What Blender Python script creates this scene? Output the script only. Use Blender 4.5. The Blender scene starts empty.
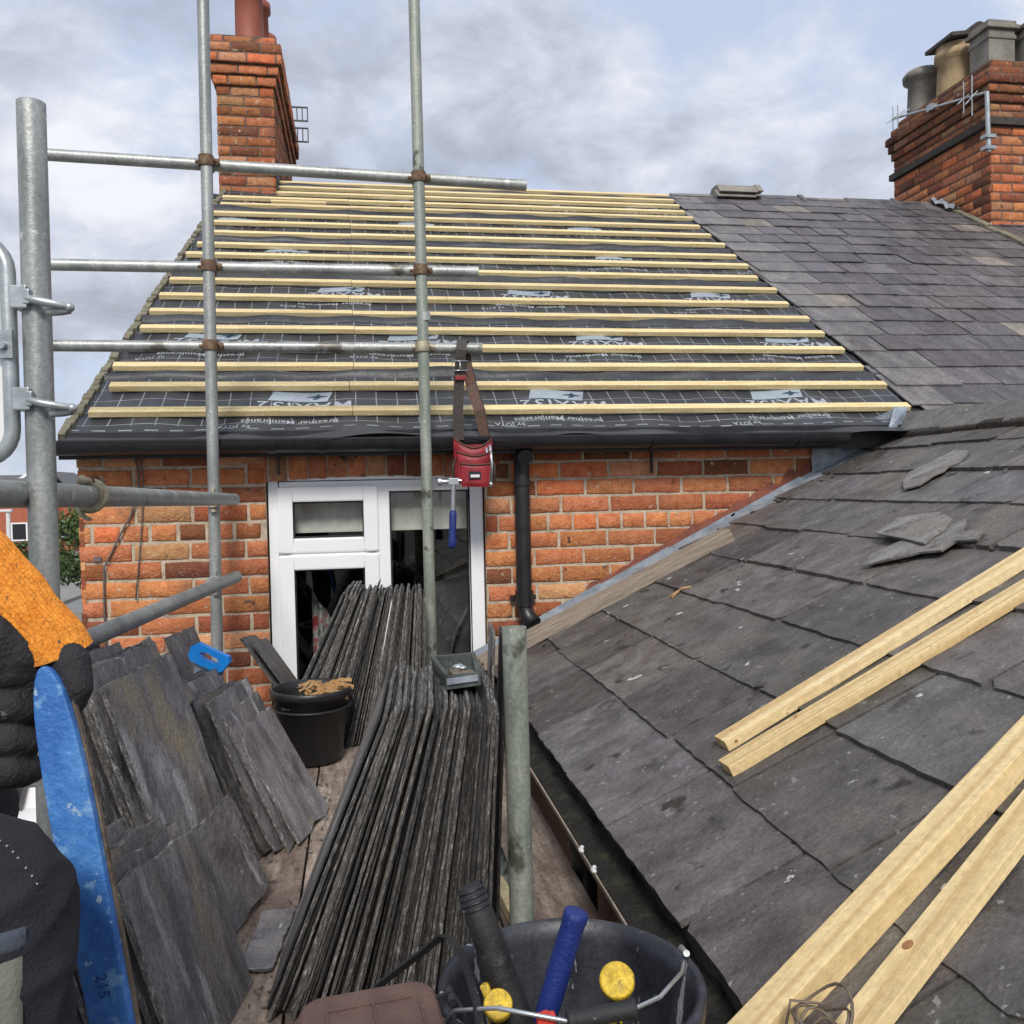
import bpy, bmesh, math, random
from mathutils import Vector, Matrix, noise
R = random.Random(11)
rad = math.radians
V = Vector
sc = bpy.context.scene
col = sc.collection

# ------------------------------------------------------------------ camera frame
F = 900.0
PSI, PIT, ROLL = rad(9.6), rad(1.65), rad(1.2)
fw = V((math.sin(PSI)*math.cos(PIT), math.cos(PSI)*math.cos(PIT), -math.sin(PIT)))
rt0 = V((math.cos(PSI), -math.sin(PSI), 0))
up0 = rt0.cross(fw)
up = up0*math.cos(ROLL) + rt0*math.sin(ROLL)
rt = rt0*math.cos(ROLL) - up0*math.sin(ROLL)

def ray(px, py):
    return fw + rt*((px-512)/F) - up*((py-512)/F)
def at_d(px, py, d):
    return ray(px, py)*d
def at_Y(px, py, Y):
    r = ray(px, py); return r*(Y/r.y)
def at_X(px, py, X):
    r = ray(px, py); return r*(X/r.x)
def at_z(px, py, z=-1.0):
    r = ray(px, py); return r*(z/r.z)
def at_plane(px, py, P, N):
    r = ray(px, py); return r*(P.dot(N)/r.dot(N))

cam = bpy.data.cameras.new('camera'); camo = bpy.data.objects.new('camera', cam); col.objects.link(camo)
m = Matrix((rt, up, -fw)).transposed().to_4x4()
camo.matrix_world = m
cam.sensor_width = 36; cam.lens = F/1024*36; cam.clip_start = .02; cam.clip_end = 3000
sc.camera = camo

# ------------------------------------------------------------------ scene reference frames
FLOOR = -1.0
GROUND = -3.9
WY = 4.15                                   # face of the brick wall
A = rad(31.5)                               # main roof pitch
EY, EZ = 4.05, .25
RN = V((0, -math.sin(A), math.cos(A)))
def roof(X, t, h=0.0):
    return V((X, EY + t*math.cos(A), EZ + t*math.sin(A))) + RN*h
def px_roof(px, py, h=0.0):
    p = at_plane(px, py, V((0, EY, EZ)) + RN*h, RN)
    return p.x, ((p - RN*h).y - EY)/math.cos(A)
TR = 4.5                                    # slope length to the ridge
B = math.atan(.475)
EU = V((math.cos(B), 0, math.sin(B))); EN = V((-math.sin(B), 0, math.cos(B)))
E0 = V((.563, 0, -.80))
def ext(s, Y, h=0.0):
    return E0 + EU*s + EN*h + V((0, Y, 0))
def px_ext(px, py, h=0.0):
    return at_plane(px, py, E0 + EN*h, EN)

# ------------------------------------------------------------------ materials
MATS = {}
def nodes(name):
    m = bpy.data.materials.new(name); m.use_nodes = True
    nt = m.node_tree; b = nt.nodes['Principled BSDF']
    return m, nt, b
def ramp(nt, src, stops):
    r = nt.nodes.new('ShaderNodeValToRGB'); e = r.color_ramp.elements
    while len(e) < len(stops): e.new(.5)
    for i, (p, c) in enumerate(stops):
        e[i].position = p
        c = (c, c, c) if isinstance(c, (int, float)) else c
        e[i].color = (c[0], c[1], c[2], 1)
    nt.links.new(src, r.inputs[0]); return r.outputs[0]
def mixc(nt, f, a, b, mode='MIX'):
    n = nt.nodes.new('ShaderNodeMix'); n.data_type = 'RGBA'; n.blend_type = mode
    for s, v in ((n.inputs[0], f), (n.inputs[6], a), (n.inputs[7], b)):
        if isinstance(v, (int, float)): s.default_value = v
        elif isinstance(v, tuple): s.default_value = (v[0], v[1], v[2], 1)
        else: nt.links.new(v, s)
    return n.outputs[2]
def mth(nt, op, a, b=0.0, c=None):
    n = nt.nodes.new('ShaderNodeMath'); n.operation = op
    for s, v in zip(n.inputs, (a, b, c)):
        if v is None: continue
        if isinstance(v, (int, float)): s.default_value = v
        else: nt.links.new(v, s)
    return n.outputs[0]
def noise_n(nt, vec, scale, detail=6, rough=.6, dist=0.0):
    n = nt.nodes.new('ShaderNodeTexNoise'); n.inputs['Scale'].default_value = scale
    n.inputs['Detail'].default_value = detail; n.inputs['Roughness'].default_value = rough
    n.inputs['Distortion'].default_value = dist
    nt.links.new(vec, n.inputs['Vector']); return n.outputs['Fac']
def coords(nt, scale=(1, 1, 1), rand=False):
    tc = nt.nodes.new('ShaderNodeTexCoord'); v = tc.outputs['Object']
    if rand:
        oi = nt.nodes.new('ShaderNodeObjectInfo')
        mu = nt.nodes.new('ShaderNodeVectorMath'); mu.operation = 'MULTIPLY'
        mu.inputs[1].default_value = (17.3, 9.1, 5.7)
        cx = nt.nodes.new('ShaderNodeCombineXYZ')
        for i in range(3): nt.links.new(oi.outputs['Random'], cx.inputs[i])
        nt.links.new(cx.outputs[0], mu.inputs[0])
        ad = nt.nodes.new('ShaderNodeVectorMath'); nt.links.new(v, ad.inputs[0]); nt.links.new(mu.outputs[0], ad.inputs[1])
        v = ad.outputs[0]
    mp = nt.nodes.new('ShaderNodeMapping'); mp.inputs['Scale'].default_value = scale
    nt.links.new(v, mp.inputs[0]); return mp.outputs[0], v
def pmat(name, stops, scale=8, stretch=(1, 1, 1), rough=(.5, .8), bump=.3, bscale=60, bstretch=(1, 1, 1), tint=False,
         rand=0.0, spots=(), metal=0.0, spec=.5, detail=8, dist=0.0, bdist=.01, grain=None):
    """noise colour + optional per-face tint, per-object random value, patches (scale, threshold, width, colour) and bump"""
    m, nt, b = nodes(name)
    v, raw = coords(nt, stretch, rand > 0)
    f = noise_n(nt, v, scale, detail, .62, dist)
    c = ramp(nt, f, stops)
    if tint:
        a = nt.nodes.new('ShaderNodeAttribute'); a.attribute_name = 'tint'
        c = mixc(nt, 1.0, c, a.outputs['Color'], 'MULTIPLY')
    if rand:
        oi = nt.nodes.new('ShaderNodeObjectInfo')
        k = mth(nt, 'MULTIPLY_ADD', oi.outputs['Random'], 2*rand, 1-rand)
        cx = nt.nodes.new('ShaderNodeCombineXYZ')
        for i in range(3): nt.links.new(k, cx.inputs[i])
        c = mixc(nt, 1.0, c, cx.outputs[0], 'MULTIPLY')
    for (s, th, w, cc) in spots:
        sv = raw
        if isinstance(s, tuple):
            mp = nt.nodes.new('ShaderNodeMapping'); mp.inputs['Scale'].default_value = s[1]; nt.links.new(raw, mp.inputs[0]); sv = mp.outputs[0]; s = s[0]
        g = noise_n(nt, sv, s, 5, .55)
        g = ramp(nt, g, ((th, 0.0), (min(th+w, 1), 1.0)))
        c = mixc(nt, g, c, cc)
    if grain:
        g = noise_n(nt, raw, grain[0], 4, .7)
        g = ramp(nt, g, ((.32, 1-grain[1]), (.68, 1+grain[1])))
        c = mixc(nt, 1.0, c, g, 'MULTIPLY')
    nt.links.new(c, b.inputs['Base Color'])
    r = ramp(nt, f, ((.3, rough[0]), (.7, rough[1])))
    nt.links.new(r, b.inputs['Roughness'])
    b.inputs['Metallic'].default_value = metal
    b.inputs['Specular IOR Level'].default_value = spec
    if bump:
        mp = nt.nodes.new('ShaderNodeMapping'); mp.inputs['Scale'].default_value = bstretch; nt.links.new(raw, mp.inputs[0])
        g = noise_n(nt, mp.outputs[0], bscale, 6, .6)
        bn = nt.nodes.new('ShaderNodeBump'); bn.inputs['Strength'].default_value = bump; bn.inputs['Distance'].default_value = bdist
        nt.links.new(g, bn.inputs['Height']); nt.links.new(bn.outputs[0], b.inputs['Normal'])
    MATS[name] = m
    return m

G = lambda x: (x, x, x)
pmat('brick', ((.26, (.30, .10, .05)), (.42, (.52, .19, .078)), (.6, (.62, .26, .115)), (.8, (.72, .42, .25))), 26, rough=(.75, .95), bump=1.0, bscale=70, tint=True,
     spots=((15, .66, .05, (.05, .032, .027)), (4.5, .58, .22, (.17, .085, .055)), (30, .64, .06, (.52, .42, .31)), (9, .66, .04, (.10, .06, .045)), (3.2, .66, .12, (.42, .32, .23))), bdist=.010, grain=(190, .3))
pmat('mortar', ((.3, (.34, .27, .19)), (.6, (.56, .47, .36)), (.8, (.66, .57, .46))), 25, rough=(.85, .95), bump=.8, bscale=160, spots=((3, .60, .15, (.15, .12, .09)),), bdist=.006, grain=(150, .25))
pmat('roof_slate', ((.25, (.054, .050, .047)), (.45, (.092, .087, .081)), (.6, (.126, .119, .111)), (.78, (.187, .178, .166))), 10, stretch=(1.0, 1.25, 1.0), rough=(.45, .75), bump=.8, bscale=36, bstretch=(1, 1.2, 1), tint=True,
     spots=((2.2, .54, .22, (.165, .15, .125)), (6, .60, .12, (.05, .046, .043)), (45, .68, .04, (.24, .23, .205)), (9.5, .70, .008, (.52, .51, .47)), (8, .63, .06, (.03, .026, .021)), (24, .70, .03, (.03, .026, .02)), (30, .665, .02, (.21, .205, .195))), bdist=.010, grain=(140, .26))
pmat('ridge_stone', ((.25, (.075, .07, .066)), (.5, (.13, .125, .12)), (.75, (.2, .19, .18))), 9, rough=(.6, .9), bump=.7, bscale=42, spots=((14, .7, .03, (.4, .39, .36)), (5, .62, .1, (.06, .05, .042))), bdist=.008, grain=(120, .3))
pmat('old_slate', ((.25, (.058, .054, .056)), (.5, (.106, .100, .103)), (.75, (.17, .162, .163))), 5, stretch=(2.2, 1, 1), rough=(.4, .7), bump=.5, bscale=30, tint=True,
     spots=((1.7, .60, .2, (.16, .145, .125)), (30, .68, .04, (.24, .22, .19)), (3.3, .64, .1, (.07, .06, .062))), bdist=.006, grain=(60, .3))
pmat('stack_slate', ((.25, (.06, .056, .06)), (.42, (.115, .106, .112)), (.58, (.18, .168, .172)), (.78, (.27, .25, .225))), 6.5, stretch=(2.4, .9, 1), rough=(.42, .8), bump=.9, bscale=36, bstretch=(1.8, 1, 1), rand=.28,
     spots=(((3, (2.4, .8, 1)), .54, .14, (.27, .235, .165)), ((4, (3, .7, 1)), .60, .07, (.36, .35, .35)), ((7, (1.4, 1, 1)), .60, .10, (.075, .07, .078)), (16, .72, .02, (.36, .33, .28)), ((22, (6, .4, 1)), .70, .02, (.42, .41, .4))), bdist=.008, grain=(170, .35))
pmat('slate_edge', ((.30, (.014, .0135, .014)), (.43, (.085, .081, .078)), (.56, (.165, .158, .15)), (.69, (.50, .475, .43))), 11, stretch=(3, 4.5, 30), rough=(.6, .9), bump=1.0, bscale=60, bstretch=(2, 3, 12), rand=.7, bdist=.008, grain=(230, .5))
pmat('mortar_dark', ((.3, (.10, .06, .045)), (.6, (.19, .12, .09)), (.8, (.28, .2, .15))), 25, rough=(.85, .95), bump=.8, bscale=160, bdist=.006, grain=(150, .25))
pmat('knot_wood', ((.3, (.20, .085, .03)), (.5, (.34, .16, .06)), (.7, (.42, .22, .09))), 60, rough=(.6, .8), bump=.2)
pmat('blue_dark', ((.3, (.01, .05, .2)), (.7, (.015, .07, .28))), 16, bump=0)
pmat('batten_wood', ((.3, (.58, .43, .20)), (.5, (.74, .59, .31)), (.72, (.82, .69, .42))), 7, stretch=(.7, 9, 9), rough=(.55, .8), bump=.15, bscale=60, bstretch=(.2, 2, 2), rand=.1, grain=(60, .12),
     spots=((9, .74, .02, (.22, .11, .04)),))
pmat('aged_wood', ((.3, (.17, .135, .10)), (.5, (.30, .245, .19)), (.7, (.42, .36, .29))), 10, stretch=(1, 14, 14), rough=(.7, .9), bump=.5, bscale=30, bstretch=(.4, 8, 8), rand=.15,
     spots=((4, .6, .2, (.09, .07, .055)),))
pmat('board_wood', ((.28, (.09, .065, .052)), (.48, (.24, .19, .15)), (.66, (.38, .31, .25)), (.8, (.50, .43, .35))), 9, stretch=(5, .8, 5), rough=(.75, .95), bump=.5, bscale=30, bstretch=(9, .4, 9), rand=.12,
     spots=((3.2, .52, .16, (.12, .08, .065)), (22, .68, .04, (.45, .41, .36))), bdist=.006, grain=(110, .35))
pmat('galvanised', ((.3, (.24, .255, .245)), (.5, (.36, .375, .36)), (.7, (.46, .475, .46))), 14, stretch=(1, 1, .25), rough=(.38, .6), bump=.12, bscale=90, metal=.55, rand=.08,
     spots=((7, .64, .06, (.15, .14, .12)), (26, .66, .03, (.55, .55, .52)), ((9, (4, 4, .5)), .64, .06, (.42, .44, .43))), grain=(120, .2))
pmat('pole_green', ((.3, (.185, .21, .175)), (.5, (.28, .31, .265)), (.7, (.38, .40, .35))), 16, stretch=(1, 1, .3), rough=(.45, .65), bump=.15, bscale=90, metal=.35,
     spots=((40, .66, .03, (.45, .46, .42)), (9, .62, .06, (.09, .095, .075)), ((9, (4, 4, .5)), .64, .06, (.3, .33, .29))), grain=(120, .2))
pmat('rust', ((.3, (.07, .045, .03)), (.5, (.17, .10, .06)), (.7, (.30, .22, .14))), 40, rough=(.6, .9), bump=.5, bscale=140, metal=.3)
pmat('brass_clamp', ((.3, (.24, .2, .13)), (.5, (.42, .37, .26)), (.7, (.55, .5, .38))), 40, rough=(.4, .7), bump=.3, bscale=140, metal=.5)
pmat('zinc', ((.3, (.3, .33, .34)), (.6, (.45, .49, .5))), 20, rough=(.3, .5), bump=.1, metal=.6)
pmat('white_panel', ((.3, (.66, .68, .67)), (.7, (.76, .78, .77))), 4, rough=(.4, .6), bump=.03)
pmat('upvc', ((.3, (.80, .81, .83)), (.7, (.86, .87, .88))), 3, rough=(.25, .4), bump=.02, spots=((9, .72, .1, (.55, .55, .54)),))
pmat('black_plastic', ((.3, (.010, .010, .012)), (.7, (.022, .022, .026))), 9, rough=(.3, .5), bump=.06, spots=((12, .72, .06, (.09, .09, .09)),))
pmat('bucket_plastic', ((.3, (.010, .011, .016)), (.7, (.026, .028, .038))), 8, rough=(.35, .6), bump=.12, bscale=60,
     spots=(((7, (1.5, 1.5, .35)), .52, .16, (.045, .047, .058)), ((30, (1, 1, .25)), .62, .03, (.30, .30, .31)), (14, .64, .05, (.13, .13, .14))), grain=(150, .3))
pmat('lead', ((.3, (.17, .2, .24)), (.5, (.27, .31, .36)), (.7, (.38, .42, .47))), 14, rough=(.4, .7), bump=.3, bscale=40, metal=.2, spots=((6, .62, .1, (.12, .12, .12)),))
pmat('red_mortar', ((.3, (.15, .05, .035)), (.6, (.25, .085, .055))), 18, rough=(.8, .95), bump=.5, bscale=70)
pmat('terracotta', ((.3, (.22, .055, .032)), (.7, (.34, .10, .06))), 5, rough=(.5, .75), bump=.15, spots=((4, .66, .15, (.14, .06, .045)),))
pmat('buff_clay', ((.3, (.22, .15, .085)), (.6, (.46, .34, .19)), (.8, (.5, .4, .25))), 5, rough=(.7, .9), bump=.3, spots=((3, .55, .2, (.14, .125, .1)),))
pmat('grey_clay', ((.3, (.12, .115, .10)), (.6, (.25, .235, .2)), (.8, (.34, .31, .26))), 6, rough=(.7, .9), bump=.3)
pmat('dark_stone', ((.3, (.025, .022, .02)), (.7, (.085, .072, .062))), 14, rough=(.8, .95), bump=.5, bscale=50)
pmat('blue_paint', ((.25, (.025, .10, .34)), (.5, (.045, .18, .50)), (.75, (.11, .29, .62))), 16, rough=(.4, .65), bump=.35, bscale=120, dist=.6,
     spots=((34, .58, .06, (.16, .33, .58)), (9, .60, .10, (.13, .30, .56)), (7, .70, .05, (.14, .13, .26)), (90, .66, .03, (.3, .42, .6))))
pmat('steel_worn', ((.3, (.10, .075, .055)), (.7, (.25, .2, .15))), 30, rough=(.45, .8), bump=.4, bscale=90, metal=.4)
pmat('steel', ((.3, (.42, .45, .48)), (.7, (.6, .63, .66))), 12, rough=(.25, .45), bump=.05, metal=.8)
pmat('saw_steel', ((.3, (.19, .22, .26)), (.7, (.33, .37, .42))), 7, rough=(.4, .6), bump=.05, metal=.2, spots=((12, .68, .04, (.5, .5, .5)),))
pmat('blue_plastic', ((.3, (.008, .22, .72)), (.7, (.012, .30, .85))), 10, rough=(.3, .45), bump=.03)
pmat('navy_rubber', ((.3, (.006, .018, .13)), (.7, (.012, .032, .2))), 24, rough=(.4, .6), bump=.3, bscale=240, spots=((160, .68, .04, (.10, .14, .3)), (18, .66, .08, (.02, .03, .07))))
pmat('yellow_plastic', ((.3, (.36, .22, .012)), (.5, (.62, .42, .03)), (.7, (.72, .52, .08))), 40, rough=(.5, .7), bump=.3, bscale=160, spots=((60, .60, .06, (.2, .13, .03)), (24, .60, .08, (.30, .22, .06))), grain=(140, .3))
pmat('red_plastic', ((.3, (.5, .03, .02)), (.7, (.65, .06, .04))), 10, rough=(.4, .5), bump=.02)
pmat('black_rubber', ((.3, (.008, .008, .009)), (.7, (.022, .022, .025))), 20, rough=(.5, .75), bump=.25, bscale=160, spots=((25, .62, .08, (.055, .053, .05)), (90, .70, .03, (.14, .13, .12))))
pmat('red_leather', ((.3, (.13, .006, .010)), (.5, (.25, .012, .02)), (.7, (.34, .03, .035))), 14, rough=(.4, .6), bump=.25, bscale=110)
pmat('dark_leather', ((.3, (.018, .014, .012)), (.7, (.055, .04, .033))), 20, rough=(.45, .7), bump=.3, bscale=120)
pmat('brown_leather', ((.3, (.05, .022, .014)), (.7, (.12, .05, .03))), 20, rough=(.45, .7), bump=.3, bscale=120)
pmat('brown_case', ((.3, (.06, .032, .025)), (.5, (.10, .056, .045)), (.7, (.14, .085, .068))), 12, rough=(.5, .75), bump=.35, bscale=260, spots=((60, .7, .04, (.24, .17, .12)),))
pmat('glove_rubber', ((.3, (.010, .010, .012)), (.5, (.018, .018, .021)), (.7, (.034, .034, .037))), 22, rough=(.55, .85), bump=.55, bscale=170, spots=((70, .7, .03, (.14, .14, .14)),))
pmat('trousers', ((.3, (.009, .010, .015)), (.7, (.026, .027, .036))), 14, rough=(.85, .95), bump=.5, bscale=300)
pmat('knee_fabric', ((.3, (.12, .12, .095)), (.7, (.2, .2, .165))), 9, rough=(.85, .95), bump=.35, bscale=260, spots=((20, .72, .04, (.06, .06, .05)),))
pmat('knee_band', ((.3, (.035, .045, .06)), (.7, (.07, .085, .11))), 9, rough=(.85, .95), bump=.35, bscale=260)
pmat('thread', ((.3, (.22, .22, .24)), (.7, (.3, .3, .32))), 9, rough=(.85, .95), bump=0)
pmat('jacket', ((.3, (.012, .014, .022)), (.7, (.03, .033, .048))), 9, rough=(.85, .95), bump=.35, bscale=260)
pmat('skin', ((.3, (.42, .23, .16)), (.7, (.52, .31, .23))), 9, rough=(.45, .6), bump=.1, bscale=200)
pmat('hair', ((.3, (.02, .014, .01)), (.7, (.05, .035, .025))), 30, rough=(.5, .7), bump=.5, bscale=160)
pmat('boot', ((.3, (.05, .035, .022)), (.7, (.10, .07, .045))), 20, rough=(.5, .8), bump=.3)
pmat('cable_grey', ((.3, (.10, .085, .08)), (.7, (.17, .145, .14))), 20, rough=(.5, .7), bump=0)
pmat('felt_dark', ((.3, (.006, .006, .007)), (.7, (.02, .02, .022))), 10, rough=(.4, .7), bump=.4, bscale=40)
pmat('verge_mortar', ((.3, (.09, .085, .055)), (.6, (.22, .2, .14)), (.8, (.33, .3, .22))), 16, rough=(.8, .95), bump=.8, bscale=50)
pmat('moss', ((.3, (.012, .009, .007)), (.6, (.035, .026, .018)), (.8, (.045, .05, .02))), 30, rough=(.9, 1), bump=1, bscale=90)
pmat('gutter_dirt', ((.3, (.006, .006, .005)), (.55, (.022, .02, .016)), (.72, (.05, .055, .025)), (.85, (.12, .11, .08))), 22, rough=(.6, .95), bump=1, bscale=70, bdist=.02)
pmat('brown_timber', ((.3, (.05, .022, .014)), (.6, (.115, .05, .032))), 8, stretch=(6, 1, 6), rough=(.7, .9), bump=.4, bscale=30)
pmat('shaving', ((.3, (.36, .18, .07)), (.7, (.62, .4, .18))), 30, rough=(.6, .8), bump=.3)
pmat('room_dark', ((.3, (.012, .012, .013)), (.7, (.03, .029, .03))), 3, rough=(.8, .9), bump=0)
pmat('blind', ((.3, (.6, .57, .5)), (.7, (.72, .69, .62))), 20, stretch=(8, 1, .5), rough=(.8, .9), bump=0)
pmat('curtain', ((.3, (.22, .02, .03)), (.45, (.3, .04, .05)), (.52, (.4, .38, .36)), (.6, (.05, .1, .07)), (.75, (.25, .03, .04))), 9, rough=(.8, .9), bump=0)
pmat('asphalt', ((.3, (.16, .165, .17)), (.7, (.22, .225, .23))), 2, rough=(.85, .95), bump=.3, bscale=50)
pmat('ground_earth', ((.3, (.13, .135, .11)), (.7, (.19, .19, .155))), .6, rough=(.9, 1), bump=.3, bscale=20)
pmat('pavement', ((.3, (.2, .195, .18)), (.7, (.27, .265, .245))), 2, rough=(.85, .95), bump=.2, bscale=40)
pmat('grass', ((.3, (.035, .08, .014)), (.7, (.09, .17, .035))), 12, rough=(.9, 1), bump=.8, bscale=60)
pmat('leaf', ((.3, (.018, .04, .010)), (.5, (.05, .085, .02)), (.7, (.10, .14, .045))), 1.4, rough=(.5, .7), bump=0, tint=True)
pmat('bark', ((.3, (.04, .03, .022)), (.7, (.1, .08, .06))), 14, rough=(.9, 1), bump=.6)
pmat('car_paint', ((.3, (.74, .76, .76)), (.7, (.8, .81, .81))), 2, rough=(.2, .3), bump=0)
pmat('tyre', ((.3, (.012, .012, .012)), (.7, (.03, .03, .03))), 20, rough=(.8, .9), bump=.2)
pmat('far_brick', ((.3, (.32, .09, .05)), (.7, (.46, .15, .085))), 5, rough=(.9, 1), bump=.1)
pmat('far_roof', ((.3, (.09, .09, .1)), (.7, (.15, .145, .15))), 4, rough=(.8, .9), bump=.1)
pmat('label_white', ((.3, (.6, .6, .6)), (.7, (.7, .7, .7))), 4, rough=(.6, .7), bump=0)
pmat('print_white', ((.3, (.24, .26, .29)), (.7, (.42, .45, .48))), 30, rough=(.5, .6), bump=0)
pmat('print_blue', ((.3, (.24, .29, .34)), (.7, (.34, .39, .45))), 14, rough=(.45, .6), bump=.05)
pmat('print_dark', ((.3, (.012, .03, .055)), (.7, (.02, .045, .075))), 14, rough=(.5, .6), bump=0)
pmat('tin_box', ((.3, (.03, .036, .034)), (.6, (.08, .095, .09)), (.8, (.16, .19, .19))), 18, rough=(.25, .5), bump=.1)

# window glass: mostly clear, with fresnel reflections
m, nt, b = nodes('glass')
nt.nodes.remove(b); out = nt.nodes['Material Output']
tr = nt.nodes.new('ShaderNodeBsdfTransparent'); tr.inputs[0].default_value = (.93, .95, .95, 1)
gl = nt.nodes.new('ShaderNodeBsdfGlossy'); gl.inputs['Roughness'].default_value = .02
fr = nt.nodes.new('ShaderNodeFresnel'); gm = nt.nodes.new('ShaderNodeNewGeometry')
nt.links.new(mth(nt, 'MULTIPLY_ADD', gm.outputs['Backfacing'], 1/1.5-1.5, 1.5), fr.inputs[0])
mx = nt.nodes.new('ShaderNodeMixShader')
nt.links.new(fr.outputs[0], mx.inputs[0]); nt.links.new(tr.outputs[0], mx.inputs[1]); nt.links.new(gl.outputs[0], mx.inputs[2])
nt.links.new(mx.outputs[0], out.inputs[0]); MATS['glass'] = m

# breather membrane: charcoal sheet with a printed pale grid (object X and slope length stored as uv)
m, nt, b = nodes('membrane')
uv = nt.nodes.new('ShaderNodeUVMap'); uv.uv_map = 'sheet'
sx = nt.nodes.new('ShaderNodeSeparateXYZ'); nt.links.new(uv.outputs[0], sx.inputs[0])
wob = noise_n(nt, uv.outputs[0], 2.2, 2, .5)
wo = mth(nt, 'MULTIPLY_ADD', wob, .03, -.015)
U_ = mth(nt, 'ADD', sx.outputs[0], wo); T_ = mth(nt, 'ADD', sx.outputs[1], wo)
def line(x, period, w, off=0.0):
    x = mth(nt, 'ADD', x, off)
    mo = mth(nt, 'WRAP', x, period, 0.0)
    return mth(nt, 'LESS_THAN', mo, w)
g1 = line(U_, .096, .0046); g2 = line(T_, .118, .0040, .02)
grid = mth(nt, 'MAXIMUM', g1, g2)
lap = line(T_, .745, .15, -.56)                         # plain lap strip between printed sheets
grid = mth(nt, 'MULTIPLY', grid, mth(nt, 'SUBTRACT', 1.0, lap))
grid = mth(nt, 'MULTIPLY', grid, mth(nt, 'GREATER_THAN', T_, .09))
dash = mth(nt, 'MULTIPLY', line(T_, .745, .008, -.60), line(U_, .11, .05))
dash2 = mth(nt, 'MULTIPLY', mth(nt, 'LESS_THAN', mth(nt, 'ABSOLUTE', mth(nt, 'SUBTRACT', T_, .055)), .004), line(U_, .105, .055))
allp = mth(nt, 'MAXIMUM', grid, mth(nt, 'MAXIMUM', dash, dash2))
fad = ramp(nt, noise_n(nt, uv.outputs[0], 9, 4, .6), ((.3, .25), (.65, .8)))
base = ramp(nt, noise_n(nt, uv.outputs[0], 5, 6, .6), ((.3, (.022, .024, .028)), (.7, (.052, .055, .063))))
c = mixc(nt, mth(nt, 'MULTIPLY', allp, fad), base, (.36, .39, .42))
nt.links.new(c, b.inputs['Base Color']); b.inputs['Roughness'].default_value = .48
bn = nt.nodes.new('ShaderNodeBump'); bn.inputs['Strength'].default_value = .4; bn.inputs['Distance'].default_value = .02
nt.links.new(noise_n(nt, uv.outputs[0], 9, 4, .6), bn.inputs['Height']); nt.links.new(bn.outputs[0], b.inputs['Normal'])
MATS['membrane'] = m

# fresh sawn planks with growth rings (rings run along local X)
m, nt, b = nodes('plank_wood')
v, raw = coords(nt, (.35, 7, 7), True)
n1 = noise_n(nt, v, 3, 5, .6, .4)
w = nt.nodes.new('ShaderNodeTexWave'); w.wave_type = 'BANDS'; w.bands_direction = 'Y'
w.inputs['Scale'].default_value = 1.1; w.inputs['Distortion'].default_value = 11; w.inputs['Detail'].default_value = 3; w.inputs['Detail Scale'].default_value = .9
nt.links.new(v, w.inputs[0])
c = ramp(nt, n1, ((.3, (.60, .44, .21)), (.55, (.76, .59, .31)), (.8, (.84, .70, .44))))
c = mixc(nt, mth(nt, 'MULTIPLY', ramp(nt, w.outputs['Fac'], ((.55, 0.0), (.95, 1.0))), .45), c, (.45, .25, .08))
k = ramp(nt, noise_n(nt, raw, 20, 1, .4), ((.735, 0.0), (.76, 1.0)))
c = mixc(nt, k, c, (.36, .17, .06))
c = mixc(nt, 1.0, c, ramp(nt, noise_n(nt, raw, 70, 4, .7), ((.3, .82), (.7, 1.14))), 'MULTIPLY')
c = mixc(nt, ramp(nt, noise_n(nt, raw, 3.5, 5, .6), ((.55, 0.0), (.75, .5))), c, (.62, .42, .16))
c = mixc(nt, ramp(nt, noise_n(nt, raw, 45, 3, .6), ((.69, 0.0), (.72, .7))), c, (.3, .2, .1))
nt.links.new(c, b.inputs['Base Color']); b.inputs['Roughness'].default_value = .68
bn = nt.nodes.new('ShaderNodeBump'); bn.inputs['Strength'].default_value = .35; bn.inputs['Distance'].default_value = .004
mp = nt.nodes.new('ShaderNodeMapping'); mp.inputs['Scale'].default_value = (14, 90, 90); nt.links.new(raw, mp.inputs[0])
nt.links.new(noise_n(nt, mp.outputs[0], 2, 3, .6), bn.inputs['Height']); nt.links.new(bn.outputs[0], b.inputs['Normal'])
MATS['plank_wood'] = m

# ribbed orange knit of the glove cuff
m, nt, b = nodes('orange_knit')
tcn = nt.nodes.new('ShaderNodeUVMap'); tcn.uv_map = 'sheet'
w = nt.nodes.new('ShaderNodeTexWave'); w.bands_direction = 'X'; w.inputs['Scale'].default_value = 1.7; w.inputs['Distortion'].default_value = .8
nt.links.new(tcn.outputs[0], w.inputs[0])
v, raw = coords(nt)
f = noise_n(nt, raw, 60, 4, .6)
c = ramp(nt, f, ((.3, (.70, .22, .018)), (.7, (.90, .35, .045))))
c = mixc(nt, ramp(nt, noise_n(nt, raw, 130, 2, .5), ((.68, 0.0), (.72, 1.0))), c, (.2, .1, .04))
c = mixc(nt, 1.0, c, ramp(nt, noise_n(nt, raw, 240, 3, .6), ((.3, .72), (.7, 1.2))), 'MULTIPLY')
nt.links.new(c, b.inputs['Base Color']); b.inputs['Roughness'].default_value = .9
bn = nt.nodes.new('ShaderNodeBump'); bn.inputs['Strength'].default_value = .8; bn.inputs['Distance'].default_value = .003
nt.links.new(noise_n(nt, raw, 300, 3, .6), bn.inputs['Height']); nt.links.new(bn.outputs[0], b.inputs['Normal'])
MATS['orange_knit'] = m

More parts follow.
